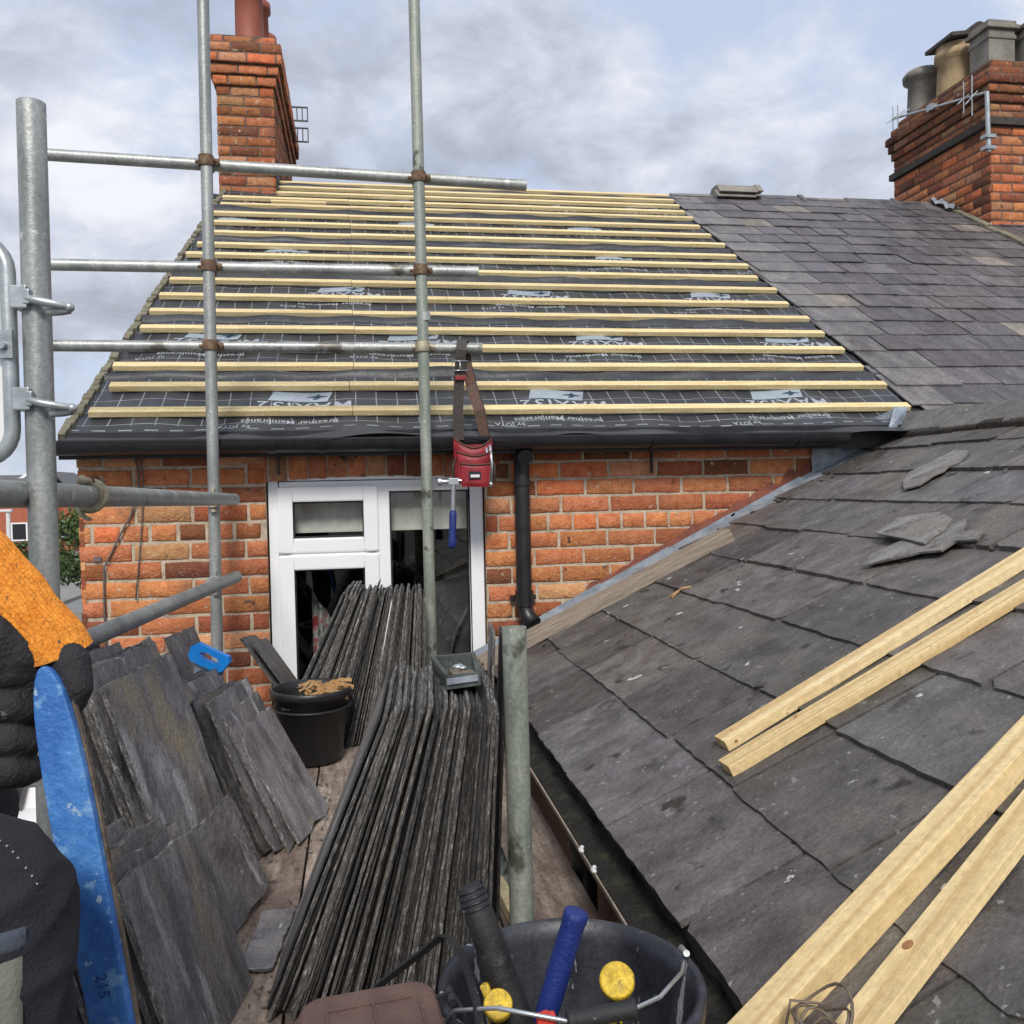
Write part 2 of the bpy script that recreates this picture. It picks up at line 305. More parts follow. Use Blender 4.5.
# ------------------------------------------------------------------ mesh builder
class MB:
    def __init__(s):
        s.v, s.f, s.mi, s.sm, s.tint, s.uv = [], [], [], [], [], {}
    def face(s, idx, mi=0, sm=False, t=(1, 1, 1)):
        s.f.append(tuple(idx)); s.mi.append(mi); s.sm.append(sm); s.tint.append(t)
    def add(s, pts):
        n = len(s.v); s.v.extend(V(p) for p in pts); return n
    def quad(s, a, b, c, d, mi=0, t=(1, 1, 1)):
        n = s.add((a, b, c, d)); s.face((n, n+1, n+2, n+3), mi, False, t)
    def obox(s, O, ux, uy, uz, mi=0, t=(1, 1, 1)):
        """corner O, three edge vectors"""
        O, ux, uy, uz = V(O), V(ux), V(uy), V(uz)
        if ux.cross(uy).dot(uz) < 0: ux, uy = uy, ux
        n = s.add((O, O+ux, O+ux+uy, O+uy, O+uz, O+ux+uz, O+ux+uy+uz, O+uy+uz))
        for q in ((3, 2, 1, 0), (4, 5, 6, 7), (0, 1, 5, 4), (1, 2, 6, 5), (2, 3, 7, 6), (3, 0, 4, 7)):
            s.face([n+i for i in q], mi, False, t)
    def box(s, x0, x1, y0, y1, z0, z1, mi=0, t=(1, 1, 1)):
        s.obox((x0, y0, z0), (x1-x0, 0, 0), (0, y1-y0, 0), (0, 0, z1-z0), mi, t)
    def lathe(s, prof, O, axis=(0, 0, 1), n=20, mi=0, sm=True, a0=0, a1=2*math.pi, ref=None, sx=1.0, t=(1, 1, 1)):
        ax = V(axis).normalized()
        r = V(ref) if ref is not None else (V((1, 0, 0)) if abs(ax.x) < .9 else V((0, 1, 0)))
        e1 = (r - ax*r.dot(ax)).normalized(); e2 = ax.cross(e1)
        full = abs(a1-a0-2*math.pi) < 1e-6
        k = n if full else n+1
        rows = []
        for (rr, h) in prof:
            if rr < 1e-6:
                rows.append([s.add([V(O)+ax*h])]*k); continue
            b = s.add([V(O) + ax*h + (e1*math.cos(a0+(a1-a0)*i/n)*sx + e2*math.sin(a0+(a1-a0)*i/n))*rr for i in range(k)])
            rows.append([b+i for i in range(k)])
        for j in range(len(prof)-1):
            for i in range(n):
                i2 = (i+1) % k
                q = [rows[j][i], rows[j][i2], rows[j+1][i2], rows[j+1][i]]
                u = []
                for x in q:
                    if x not in u: u.append(x)
                if len(u) > 2: s.face(u, mi, sm, t)
        return rows
    def cyl(s, p0, p1, r0, r1=None, n=16, mi=0, caps=True, sm=True, sx=1.0, ref=None, t=(1, 1, 1)):
        p0, p1 = V(p0), V(p1); L = (p1-p0).length
        r1 = r0 if r1 is None else r1
        prof = [(r0, 0), (r1, L)]
        s.lathe(prof, p0, p1-p0, n, mi, sm, sx=sx, ref=ref, t=t)
        if caps:
            s.lathe([(0, 0), (r0, 0)], p0, p1-p0, n, mi, False, sx=sx, ref=ref, t=t)
            s.lathe([(r1, L), (0, L)], p0, p1-p0, n, mi, False, sx=sx, ref=ref, t=t)
    def pipe(s, p0, p1, r, wall=.004, n=24, mi=0):
        """open scaffold tube, both ends open for a hand's depth"""
        p0, p1 = V(p0), V(p1); L = (p1-p0).length
        k = min(.12, L*.3)
        s.lathe([(0, k), (r-wall, k), (r-wall, 0), (r, 0)], p0, p1-p0, n, mi, False)
        s.lathe([(r, 0), (r, L)], p0, p1-p0, n, mi, True)
        s.lathe([(r, L), (r-wall, L), (r-wall, L-k), (0, L-k)], p0, p1-p0, n, mi, False)
    def ball(s, c, r, n=12, mi=0, sq=(1, 1, 1), t=(1, 1, 1)):
        b0 = len(s.v)
        prof = [(r*math.sin(math.pi*i/n), -r*math.cos(math.pi*i/n)) for i in range(n+1)]
        prof[0] = (0, -r); prof[-1] = (0, r)
        s.lathe(prof, (0, 0, 0), (0, 0, 1), n*2, mi, True, t=t)
        for i in range(b0, len(s.v)):
            p = s.v[i]; s.v[i] = V((p.x*sq[0], p.y*sq[1], p.z*sq[2])) + V(c)
    def path(s, pts, r, n=8, mi=0, closed=False, flat=None, ref=None):
        """swept tube (or flat strap when flat=(w,h))"""
        pts = [V(p) for p in pts]; rows = []
        prev = V(ref) if ref is not None else None
        N = len(pts)
        for i, p in enumerate(pts):
            a = pts[(i-1) % N] if (closed or i) else p; b = pts[(i+1) % N] if (closed or i < N-1) else p
            d = (b-a).normalized()
            if prev is None: prev = V((0, 0, 1)) if abs(d.z) < .9 else V((1, 0, 0))
            e1 = (prev - d*prev.dot(d)).normalized(); e2 = d.cross(e1); prev = e1
            rr = r[i] if isinstance(r, (list, tuple)) else r
            if flat:
                q = [e1*sg1*flat[0]/2 + e2*sg2*flat[1]/2 for sg1, sg2 in ((1, 1), (-1, 1), (-1, -1), (1, -1))]
            else:
                q = [(e1*math.cos(2*math.pi*k/n)+e2*math.sin(2*math.pi*k/n))*rr for k in range(n)]
            k0 = s.add([p+x for x in q]); rows.append([k0+k for k in range(len(q))])
        m_ = len(rows[0])
        for j in range(N if closed else N-1):
            a, b = rows[j], rows[(j+1) % N]
            for k in range(m_):
                s.face((a[k], a[(k+1) % m_], b[(k+1) % m_], b[k]), mi, flat is None)
        if not closed:
            s.face(rows[0][::-1], mi); s.face(rows[-1], mi)
    def prism(s, pts, off, mi=0, t=(1, 1, 1)):
        """polygon extruded by vector off"""
        off = V(off); k = len(pts)
        n = s.add(pts); n2 = s.add([V(p)+off for p in pts])
        nr = V((0, 0, 0))
        for i in range(k): nr += V(pts[i]).cross(V(pts[(i+1) % k]))
        fl = nr.dot(off) > 0
        a = list(range(n, n+k)); b_ = list(range(n2, n2+k))
        s.face(a[::-1] if fl else a, mi, False, t); s.face(b_ if fl else b_[::-1], mi, False, t)
        for i in range(k):
            j = (i+1) % k
            q = (a[i], a[j], b_[j], b_[i])
            s.face(q if fl else q[::-1], mi, False, t)
    def sheet(s, fn, nu, nv, mi=0, sm=True, uvf=None):
        b0 = s.add([fn(i/nu, j/nv) for j in range(nv+1) for i in range(nu+1)])
        for j in range(nv):
            for i in range(nu):
                a = b0 + j*(nu+1)+i
                s.face((a, a+1, a+nu+2, a+nu+1), mi, sm)
        if uvf:
            for j in range(nv+1):
                for i in range(nu+1): s.uv[b0+j*(nu+1)+i] = uvf(i/nu, j/nv)
    def build(s, name, mats, parent=None, bevel=0.0, origin=None, seg=2):
        me = bpy.data.meshes.new(name)
        off = V((0, 0, 0))
        p = parent
        while p is not None:
            off += p.location; p = p.parent
        if origin is not None and parent is None: off = V(origin)
        me.from_pydata([tuple(v-off) for v in s.v], [], s.f)
        if isinstance(mats, str): mats = (mats,)
        for x in mats: me.materials.append(MATS[x])
        for i, p in enumerate(me.polygons):
            p.material_index = s.mi[i]; p.use_smooth = s.sm[i]
        if any(t != (1, 1, 1) for t in s.tint) or 'tint' in [a.name for a in me.attributes] or any(x in TINTED for x in mats):
            at = me.attributes.new('tint', 'FLOAT_COLOR', 'CORNER')
            for i, p in enumerate(me.polygons):
                for l in p.loop_indices: at.data[l].color = (*s.tint[i], 1)
        if s.uv:
            ul = me.uv_layers.new(name='sheet')
            for p in me.polygons:
                for l in p.loop_indices:
                    vi = me.loops[l].vertex_index
                    ul.data[l].uv = s.uv.get(vi, (0, 0))
        if bevel:
            bm = bmesh.new(); bm.from_mesh(me)
            bmesh.ops.remove_doubles(bm, verts=bm.verts, dist=1e-5)
            es = [e for e in bm.edges if len(e.link_faces) == 2 and e.calc_face_angle(0) > .6]
            bmesh.ops.bevel(bm, geom=es, offset=bevel, segments=seg, affect='EDGES', profile=.6, clamp_overlap=True)
            bm.to_mesh(me); bm.free()
        me.validate()
        o = bpy.data.objects.new(name, me)
        if parent is None and origin is not None: o.location = origin
        o.parent = parent
        col.objects.link(o)
        return o
TINTED = {'brick', 'roof_slate', 'old_slate', 'leaf'}

def tag(o, label=None, cat=None, group=None, kind=None):
    if label: o['label'] = label
    if cat: o['category'] = cat
    if group: o['group'] = group
    if kind: o['kind'] = kind
    return o
def thing(name, label, cat, loc=(0, 0, 0), group=None):
    o = bpy.data.objects.new(name, None); o.location = loc; o.empty_display_size = .1
    col.objects.link(o)
    return tag(o, label, cat, group)
def structure(mb, name, mat, bevel=0):
    return tag(mb.build(name, mat, None, bevel), kind='structure')
def copy_tree(o, parent=None):
    c = o.copy(); col.objects.link(c); c.parent = parent
    for ch in list(o.children): copy_tree(ch, c)
    return c

# ------------------------------------------------------------------ brickwork
def brick_tint():
    k = R.random()
    if k < .14: c = (.40, .34, .36)
    elif k < .30: c = (.66, .52, .48)
    elif k < .42: c = (1.0, 1.22, 1.35)
    elif k < .52: c = (1.15, .85, .7)
    else: c = (.98, .9, .85)
    j = R.uniform(.75, 1.18)
    return (c[0]*j, c[1]*j*R.uniform(.9, 1.08), c[2]*j*R.uniform(.9, 1.1))
def brick(mb, O, U, Vv, N, u0, u1, v0, v1, tint=None, jit=.0025, dep=.02):
    t = tint or brick_tint()
    pr = R.uniform(-.002, .003)
    c = [(u0, v0), (u1, v0), (u1, v1), (u0, v1)]
    c = [(a+R.uniform(-jit, jit), b+R.uniform(-jit, jit)) for a, b in c]
    # outline with mid points so edges are not dead straight
    o = []
    for i in range(4):
        a, b = c[i], c[(i+1) % 4]
        k = 3 if i % 2 == 0 else 1
        for q in range(k+1):
            f = q/(k+1); w = 0 if q == 0 else R.uniform(-jit, jit)
            o.append((a[0]+(b[0]-a[0])*f + (w if i % 2 else 0), a[1]+(b[1]-a[1])*f + (0 if i % 2 else w)))
    cu, cv = (u0+u1)/2, (v0+v1)/2
    k = len(o)
    P = lambda u, v, n: O+U*u+Vv*v+N*n
    n0 = mb.add([P(u, v, -dep) for u, v in o])
    n1 = mb.add([P(u, v, -.004) for u, v in o])
    ins = .0045
    n2 = mb.add([P(u+(ins if u < cu else -ins), v+(ins if v < cv else -ins), pr) for u, v in o])
    for i in range(k):
        j = (i+1) % k
        mb.face((n0+i, n0+j, n1+j, n1+i), 0, False, t)
        mb.face((n1+i, n1+j, n2+j, n2+i), 0, True, t)
    mb.face(range(n2, n2+k), 0, True, t)
def brick_panel(mb, O, U, Vv, N, W, H, holes=(), course=.0835, st=.238, joint=.0135, dark=None, header_rows=(), phase=0):
    O, U, Vv, N = V(O), V(U), V(Vv), V(N)
    rows = max(1, round(H/course)); ch = H/rows
    for r in range(rows):
        v0 = r*ch; v1 = v0+ch-joint
        hd = (r % 6 == 4) if header_rows == () else (r in header_rows)
        step = st/2 if hd else st
        u = -step*((.5 if (r+phase) % 2 else 0) + R.uniform(-.05, .05))
        while u < W:
            a, b = max(u, 0), min(u+step, W)
            segs = [(a, b-joint if b < W else b)]
            for (h0, h1, g0, g1) in holes:
                if v1 > g0 and v0 < g1:
                    ns = []
                    for (x, y) in segs:
                        if y <= h0 or x >= h1: ns.append((x, y)); continue
                        if x < h0: ns.append((x, h0))
                        if y > h1: ns.append((h1, y))
                    segs = ns
            for (x, y) in segs:
                if y-x > .025:
                    t = brick_tint()
                    if dark: k = dark(x, v0); t = tuple(q*k for q in t)
                    brick(mb, O, U, Vv, N, x, y, v0, v1, t)
            u += step

# ------------------------------------------------------------------ slates
def slate_outline(W, L, r, jit=.003, chip=.25):
    pts = []
    n = 9
    cs = [(0, 0), (W, 0), (W, L), (0, L)]
    for i in range(4):
        a, b = cs[i], cs[(i+1) % 4]
        k = 6 if i % 2 == 0 else n
        for q in range(k):
            f = q/k
            x, y = a[0]+(b[0]-a[0])*f, a[1]+(b[1]-a[1])*f
            j = jit*(1.8 if r.random() < chip else 1)
            x += r.uniform(-j, j)*(.35 if i % 2 else 1); y += r.uniform(-j, j)*(1.5 if i % 2 == 0 else 1)
            if q == 0 and r.random() < chip*.5:
                cx, cy = W/2, L/2
                d = r.uniform(.008, .02); x += d if x < cx else -d; y += d*.6 if y < cy else -d*.6
            pts.append((x, y))
    return pts
def slate_mesh(mb, pts, T, place, mi_face=0, mi_edge=1, t=(1, 1, 1), bow=0.0, r=R):
    """pts outline in (width,length); place(x,y,z)->world"""
    k = len(pts)
    cx = sum(p[0] for p in pts)/k; cy = sum(p[1] for p in pts)/k
    def ins(p, d):
        q = V((p[0]-cx, p[1]-cy)); l = q.length
        return (p[0]-q.x/l*d, p[1]-q.y/l*d)
    zb = [r.uniform(.0, .35)*T for _ in pts]; zt = [T*(1-r.uniform(.05, .4)) for _ in pts]
    a0 = mb.add([place(*ins(p, r.uniform(.0005, .003)), 0) for p in pts])
    a1 = mb.add([place(p[0], p[1], zb[i]) for i, p in enumerate(pts)])
    a2 = mb.add([place(p[0], p[1], zt[i]) for i, p in enumerate(pts)])
    a3 = mb.add([place(*ins(p, r.uniform(.001, .0055)), T) for p in pts])
    mb.face(range(a0+k-1, a0-1, -1), mi_face, False, t)
    for i in range(k):
        j = (i+1) % k
        mb.face((a0+i, a0+j, a1+j, a1+i), mi_edge, False, t)
        mb.face((a1+i, a1+j, a2+j, a2+i), mi_edge, False, t)
        mb.face((a2+i, a2+j, a3+j, a3+i), mi_edge, False, t)
    mb.face(range(a3, a3+k), mi_face, False, t)

# ================================================================== SETTING
mb = MB(); mb.quad((-600, -300, GROUND-.012), (600, -300, GROUND-.012), (600, 1500, GROUND-.012), (-600, 1500, GROUND-.012))
structure(mb, 'ground', 'ground_earth')
mb = MB(); mb.box(-10.5, -3.0, -60, 300, GROUND-.3, GROUND)
structure(mb, 'road', 'asphalt')
mb = MB(); mb.box(-2.999, -1.3, -60, 300, GROUND-.3, GROUND+.12); mb.box(-12.6, -10.501, -60, 300, GROUND-.3, GROUND+.12)
structure(mb, 'pavement', 'pavement')
mb = MB(); mb.box(-7.2, -3.05, 27, 33.5, GROUND-.2, GROUND+.02)
tag(mb.build('grass_verge', 'grass'), kind='stuff')

# ================================================================== TERRACED HOUSE (being re-roofed)
house = thing('terraced_house', 'orange brick terraced house with a stripped roof covered in membrane and pale battens', 'house', (0, WY, GROUND))
X0, X1 = -1.2, 5.5                                # gable corner, party wall
# window opening on the wall, from the photograph
wl = at_Y(269, 580, WY).x; wr = at_Y(486, 580, WY).x
wt = at_Y(376, 482, WY).z; wb = -1.12
arch_t = at_Y(376, 457, WY).z
mb = MB()
ztop = .20
def wdark(x, z):
    return 1.0
zb0 = -1.6
brick_panel(mb, (X0, WY, zb0), (1, 0, 0), (0, 0, 1), (0, -1, 0), 4.3, ztop-zb0, holes=((wl-X0-.004, wr-X0+.004, wb-zb0, 9),), header_rows=(17, 10, 4))
# soldier-brick arch over the window
n = 13; span = wr-wl+.16
for i in range(n):
    x = wl-.08+span*i/n; f = (i+.5)/n*2-1
    z0 = wt+.012 + .026*(1-f*f) - .01
    brick(mb, V((0, WY, 0)), V((1, 0, 0)), V((0, 0, 1)), V((0, -1, 0)), x+.004, x+span/n-.005, z0, z0+.118)
# short courses in the gap above the arch
brick_panel(mb, (wl-.02, WY, wt+.145), (1, 0, 0), (0, 0, 1), (0, -1, 0), wr-wl+.04, .085)
by0, by1 = WY+.006, WY+.11
mb.box(X0+.004, wl-.004, by0, by1, GROUND, .2, 1); mb.box(wr+.004, X1+2, by0, by1, GROUND, .2, 1)
mb.box(wl-.004, wr+.004, by0, by1, wt+.03, .2, 1); mb.box(wl-.004, wr+.004, by0, by1, GROUND, wb, 1)
mb.build('front_wall', ('brick', 'mortar'), house)
# gable wall and back wall
mb = MB()
ry, rz = EY+TR*math.cos(A), EZ+TR*math.sin(A)
prof = [(WY+.12, GROUND), (2*ry-WY, GROUND), (2*ry-WY, .1), (ry, rz-.12), (WY+.12, .12)]
n_ = mb.add([V((X0+.004+max(0, (z-EZ)*.096), y, z)) for y, z in prof]+[V((X0+.30, y, z)) for y, z in prof])
mb.face((n_+4, n_+3, n_+2, n_+1, n_), 1); mb.face((n_+5, n_+6, n_+7, n_+8, n_+9), 1)
for k in range(5): mb.face((n_+k, n_+(k+1) % 5, n_+5+(k+1) % 5, n_+5+k), 1)
brick_panel(mb, (X0, 2*ry-WY, zb0), (0, -1, 0), (0, 0, 1), (-1, 0, 0), 2*(ry-WY), .1-zb0)
mb.box(X0+.21, X1, 2*ry-WY-.2, 2*ry-WY, GROUND, .1, 1)
mb.build('gable_wall', ('brick', 'mortar'), house)

# membrane over the rafters
XR0 = px_roof(905, 407)[0]; XR1 = px_roof(665, 197)[0]
def verge_r(t): return XR0 + (XR1-XR0)*(t-.243)/(TR-.243) + .0
XL = -1.24
def XLf(t): return -1.205+.05*t
def sag(X, t):
    """height of the sheet over the roof plane: gentle dips between rafters, folds along the laps"""
    h = .006*math.cos(2*math.pi*X/.45)*(1 if t > .1 else .3)
    h += .010*(noise.noise(V((X*.9, t*2.2, 0))))
    ph = (t-.585) % .745
    h += (.030*math.exp(-(ph/.04)**2) if ph < .4 else .030*math.exp(-((.745-ph)/.010)**2))*(1+.9*noise.noise(V((X*1.3, round((t-ph)*2), 4))))
    if t < .12:
        h += .03*(.12-t)/.12*noise.noise(V((X*3.2, 1.7, 0)))
    return h
def sheet_pt(X, t, h=0.0):
    if t >= 0: return roof(X, t, sag(X, t)+h)
    q = roof(X, 0, sag(X, 0)+h)                    # the free edge curls down into the gutter
    return q + V((0, t*1.62, t*.40*(1+.9*noise.noise(V((X*2.5, 0, 9))))))
mb = MB()
NU, NV = 150, 260
tt = lambda v: -.075 + v*(TR+.075)
mx_ = lambda u, v: XLf(tt(v)) + u*(verge_r(max(tt(v), 0))+.2-XLf(tt(v)))
mb.sheet(lambda u, v: sheet_pt(mx_(u, v), tt(v)), NU, NV, 0, True, lambda u, v: (mx_(u, v)+5, tt(v)))
memb = mb.build('roof_membrane', 'membrane', house)

# printing on the membrane: blue panel with a bird, product words below, all upside down as seen from here
def text_mesh(body, size, spacing=1.0):
    cu = bpy.data.curves.new('letters', 'FONT'); cu.body = body; cu.size = size; cu.align_x = 'CENTER'; cu.space_character = spacing
    cu.resolution_u = 2; cu.offset = size*.012
    ob = bpy.data.objects.new('letters', cu); col.objects.link(ob)
    dg = bpy.context.evaluated_depsgraph_get()
    me = bpy.data.meshes.new_from_object(ob.evaluated_get(dg))
    vs = [v.co.copy() for v in me.vertices]; fs = [tuple(p.vertices) for p in me.polygons]
    bpy.data.objects.remove(ob); bpy.data.curves.remove(cu); bpy.data.meshes.remove(me)
    return vs, fs
BIG = text_mesh('MAXI32', .118, 1.12); MID = text_mesh('Breather Membranes', .050, 1.0); SML = text_mesh('by JUTA', .038, 1.1)
BIRD = [(-.055, .012), (-.02, .02), (-.005, .045), (.02, .05), (.004, .022), (.03, .016), (.05, .022), (.028, .002), (.006, -.004), (-.01, -.03), (-.018, -.004)]
def flat_print(mb, tm, X, t, mi, h=.0022):
    vs, fs = tm
    n = mb.add([sheet_pt(X-v.x, max(t-v.y, .001), h) for v in vs])
    for f in fs: mb.face([n+i for i in f], mi)
def grid_print(mb, X, t, w, hgt, skew, mi, h):
    nx, ny = 8, 4
    f = lambda u, v: sheet_pt(X-w/2+u*w + skew*(v-.5), max(t-hgt/2+v*hgt, .001), h)
    mb.sheet(f, nx, ny, mi, True)
rows = [(.264, [305, 565, 790], 405), (1.01, [215, 420, 610, 800], 349), (1.755, [345, 535, 715], 297), (2.51, [290, 620, 770], 262), (3.18, [235, 420, 590], 235), (3.85, [270, 395, 545, 640], 206)]
for c0_, pxs, py in rows:
    for px in pxs:
        X, t = px_roof(px, py); t = c0_
        mb = MB()
        grid_print(mb, X-.02, t+.115, .27, .115, .03, 0, .0018); mb.build('printed_panel', 'print_blue', memb); mb = MB()
        flat_print(mb, BIG, X, t+.045, 0)
        flat_print(mb, MID, X-.06, t-.135, 0); flat_print(mb, SML, X-.30, t-.185, 0)
        mb.build('printed_lettering', 'print_white', memb); mb = MB()
        n = mb.add([sheet_pt(X+.05-p[0], t+.115-p[1]*.7, .0034) for p in BIRD]); mb.face(range(n, n+len(BIRD))[::-1], 0)
        mb.build('bird_emblem', 'print_dark', memb)

# battens
TB = [.177, .442, .663, .903, 1.151, 1.39, 1.649, 1.913, 2.159, 2.424, 2.642, 2.922, 3.172, 3.41, 3.664, 3.86, 4.06, 4.22, 4.389]
batten_x0 = {0: 88, 1: 106, 2: 125, 3: 140, 4: 148, 5: 158, 6: 168, 7: 178, 8: 194, 9: 203, 10: 213, 11: 213, 12: 213, 13: 216, 14: 222, 15: 226}
for k, t in enumerate(TB):
    py = 0
    xl = XLf(t) + .035 + R.uniform(-.015, .03)
    if k >= 16: xl = -.60
    xr = verge_r(t) - .015 + R.uniform(-.035, .015)
    cuts = [xl]
    if k < 16: cuts.append(at_Y(350, 300, EY+t*math.cos(A)).x + R.uniform(-.02, .02))
    cuts.append(xr)
    mb = MB()
    for a, b_ in zip(cuts, cuts[1:]):
        dz = R.uniform(-.002, .002); dt = R.uniform(-.006, .006); sl = R.uniform(-.006, .006)
        O = roof(a+.002, t-.025+dt, .009+dz)
        mb.obox(O, roof(b_, t-.025+dt+sl, .009+dz)-O, roof(0, .049)-roof(0, 0), RN*.028)
    mb.build('roof_batten', 'batten_wood', house, bevel=.0025)
mb = MB(); O = roof(-.62, TB[15]-.09, .007); mb.obox(O, (.42, 0, 0), roof(0, .04)-roof(0, 0), RN*.026)
mb.build('roof_batten', 'batten_wood', house, bevel=.0025)

# verge: slate undercloak and mortar up the gable edge
mb = MB()
N = 90
for i in range(N):
    t0 = -.02+TR*i/N; w = R.uniform(.06, .085); h = R.uniform(.012, .03)
    O = roof(XLf(t0)-.030+R.uniform(-.004, .004), t0, -.03); w *= .48; h *= .7; mb.obox(O, (w, 0, 0), roof(0, TR/N*.985)-roof(0, 0), RN*(.03+h))
mb.build('verge', 'verge_mortar', house, bevel=.004)
mb = MB()                                             # rear slope, out of sight
bz = lambda X, t: V((X, 2*ry-(EY+t*math.cos(A)), EZ+t*math.sin(A)))
mb.prism([bz(XLf(0), 0), bz(X1, 0), bz(X1, TR), bz(XLf(TR)+.01, TR)], (0, 0, -.05))
mb.prism([roof(XLf(0)+.01, 0, -.03), roof(X1, 0, -.03), roof(X1, TR, -.03), roof(XLf(TR)+.01, TR, -.03)], (0, 0, -.05))
mb.build('roof_deck', 'dark_stone', house)

# gutter, fascia, downpipe
gx0, gx1 = -1.30, at_Y(848, 445, 3.96).x
mb = MB()
gr = .055; gy, gz = 3.985, .218
mb.lathe([(gr, 0), (gr, gx1-gx0)], (gx0, gy, gz), (1, 0, 0), 14, 0, True, a0=0, a1=math.pi, ref=(0, -1, 0))
mb.lathe([(gr-.004, 0), (gr-.004, gx1-gx0)], (gx0, gy, gz), (1, 0, 0), 14, 0, True, a0=0, a1=math.pi, ref=(0, -1, 0))
for x in (gx0, gx1):
    mb.lathe([(0, 0), (gr, 0)], (x, gy, gz), (1, 0, 0), 14, 0, False, a0=0, a1=math.pi, ref=(0, -1, 0))
for y in (gy-gr, gy+gr-.008): mb.box(gx0, gx1, y-.002, y+.009, gz-.002, gz+.006)
for px in (268, 318, 650, 795):
    x = at_Y(px, 440, gy).x
    mb.lathe([(gr+.004, 0), (gr+.004, .035)], (x, gy, gz), (1, 0, 0), 14, 0, True, a0=0, a1=math.pi, ref=(0, -1, 0))
gut = mb.build('gutter', 'black_plastic', house)
mb = MB()
for px in (278, 652):
    p = at_Y(px, 452, WY-.03); mb.box(p.x-.004, p.x+.004, p.y-.006, p.y+.02, p.z-.10, p.z+.03)
mb.build('gutter_bracket', 'black_plastic', gut)
mb = MB(); mb.box(XL, X1, WY-.105, WY-.085, .150, .262); mb.box(XL, X1, WY-.083, WY+.1, .165, .18)
mb.build('fascia', 'black_plastic', house)
dx = at_Y(523, 530, WY-.06).x; dt = at_Y(521, 446, WY-.06).z; db = at_Y(527, 612, WY-.06).z
mb = MB(); r = .036
mb.cyl((dx, WY-.06, db+.05), (dx, WY-.06, dt), r, n=20)
for z0, z1, rr in ((dt-.055, dt+.03, .042), (at_Y(523, 483, WY-.06).z-.012, at_Y(523, 483, WY-.06).z+.012, .041), (db+.03, db+.10, .043)):
    mb.cyl((dx, WY-.06, z0), (dx, WY-.06, z1), rr, n=20)
mb.path([(dx, WY-.06, db+.06), (dx, WY-.06, db+.02), (dx+.012, WY-.075, db-.02), (dx+.035, WY-.11, db-.05)], .037, 14)
mb.box(dx-.06, dx+.06, WY-.035, WY-.003, db+.055, db+.075)
mb.cyl((dx, gy, gz-.09), (dx, WY-.06, dt), .036, n=16)
mb.build('downpipe', 'black_plastic', house)
# old cable down the wall
pts = [at_Y(x, y, WY-.012) for x, y in ((128, 436), (133, 452), (138, 470), (139, 488), (131, 515), (120, 535), (110, 556), (104, 568), (104, 600), (105, 630), (107, 665))]
mb = MB(); mb.path(pts, .0045, 6)
pts = [at_Y(x, y, WY-.012) for x, y in ((126, 432), (140, 448), (143, 480), (142, 520), (139, 560), (136, 600))]
mb.path(pts, .003, 6)
mb.box(pts[0].x-.15, pts[0].x-.12, WY-.01, WY, pts[4].z, pts[4].z+.02)
mb.build('cable', 'cable_grey', house)

# window
fy0, fy1 = WY+.025, WY+.085
zx = lambda py: at_Y(340, py, fy0).z
xx = lambda px: at_Y(px, 570, fy0).x
win = None
mb = MB()
def rect_frame(mb, x0, x1, z0, z1, w, y0, y1, wb=None):
    wb = w if wb is None else wb
    mb.box(x0, x0+w, y0, y1, z0, z1); mb.box(x1-w, x1, y0, y1, z0, z1)
    mb.box(x0+w, x1-w, y0, y1, z1-w, z1); mb.box(x0+w, x1-w, y0, y1, z0, z0+wb)
fx0, fx1 = wl+.004, wr-.004; fz0 = wb+.01; fz1 = wt+.012
xm0, xm1 = xx(381), xx(391)
zt = zx(553)
mb.box(fx0, fx0+.045, fy0, fy1, fz0, fz1); mb.box(fx1-.065, fx1, fy0, fy1, fz0, fz1)
mb.box(fx0+.045, fx1-.065, fy0, fy1, fz1-.055, fz1); mb.box(fx0+.045, fx1-.065, fy0, fy1, fz0, fz0+.05)
mb.box(xm0-.03, xm1, fy0, fy1, fz0+.05, fz1-.055)
mb.box(fx0+.045, xm0-.03, fy0, fy1, zt-.012, zt+.012)
mb.box(fx0-.0, fx1, fy0-.012, fy1-.02, fz1+.0, fz1+.05)          # head trim under the arch
mb.box(fx0-.03, fx1+.03, fy0-.07, fy1, wb-.03, wb+.008)
win = mb.build('window', 'upvc', house, bevel=.004)
for name, x0, x1, z0, z1 in (('top_sash', fx0+.040, xm0-.006, zt+.006, fz1-.030), ('side_sash', fx0+.040, xm0-.006, fz0+.03, zt-.006)):
    mb = MB(); rect_frame(mb, x0, x1, z0, z1, .066, fy0-.014, fy0+.05)
    mb.build('sash', 'upvc', win, bevel=.008)
    mb = MB(); rect_frame(mb, x0+.0665, x1-.0665, z0+.0665, z1-.0665, .006, fy0+.0, fy0+.045); mb.build('gasket', 'black_rubber', win)
    mb = MB(); mb.box(x0+.068, x1-.068, fy0+.018, fy0+.024, z0+.068, z1-.068); mb.build('pane', 'glass', win)
mb = MB(); rect_frame(mb, xm1+.0005, fx1-.0655, fz0+.0505, fz1-.0555, .007, fy0+.004, fy0+.05); mb.build('gasket', 'black_rubber', win)
mb = MB(); mb.box(xm1, fx1-.065, fy0+.022, fy0+.028, fz0+.05, fz1-.055); mb.build('pane', 'glass', win)
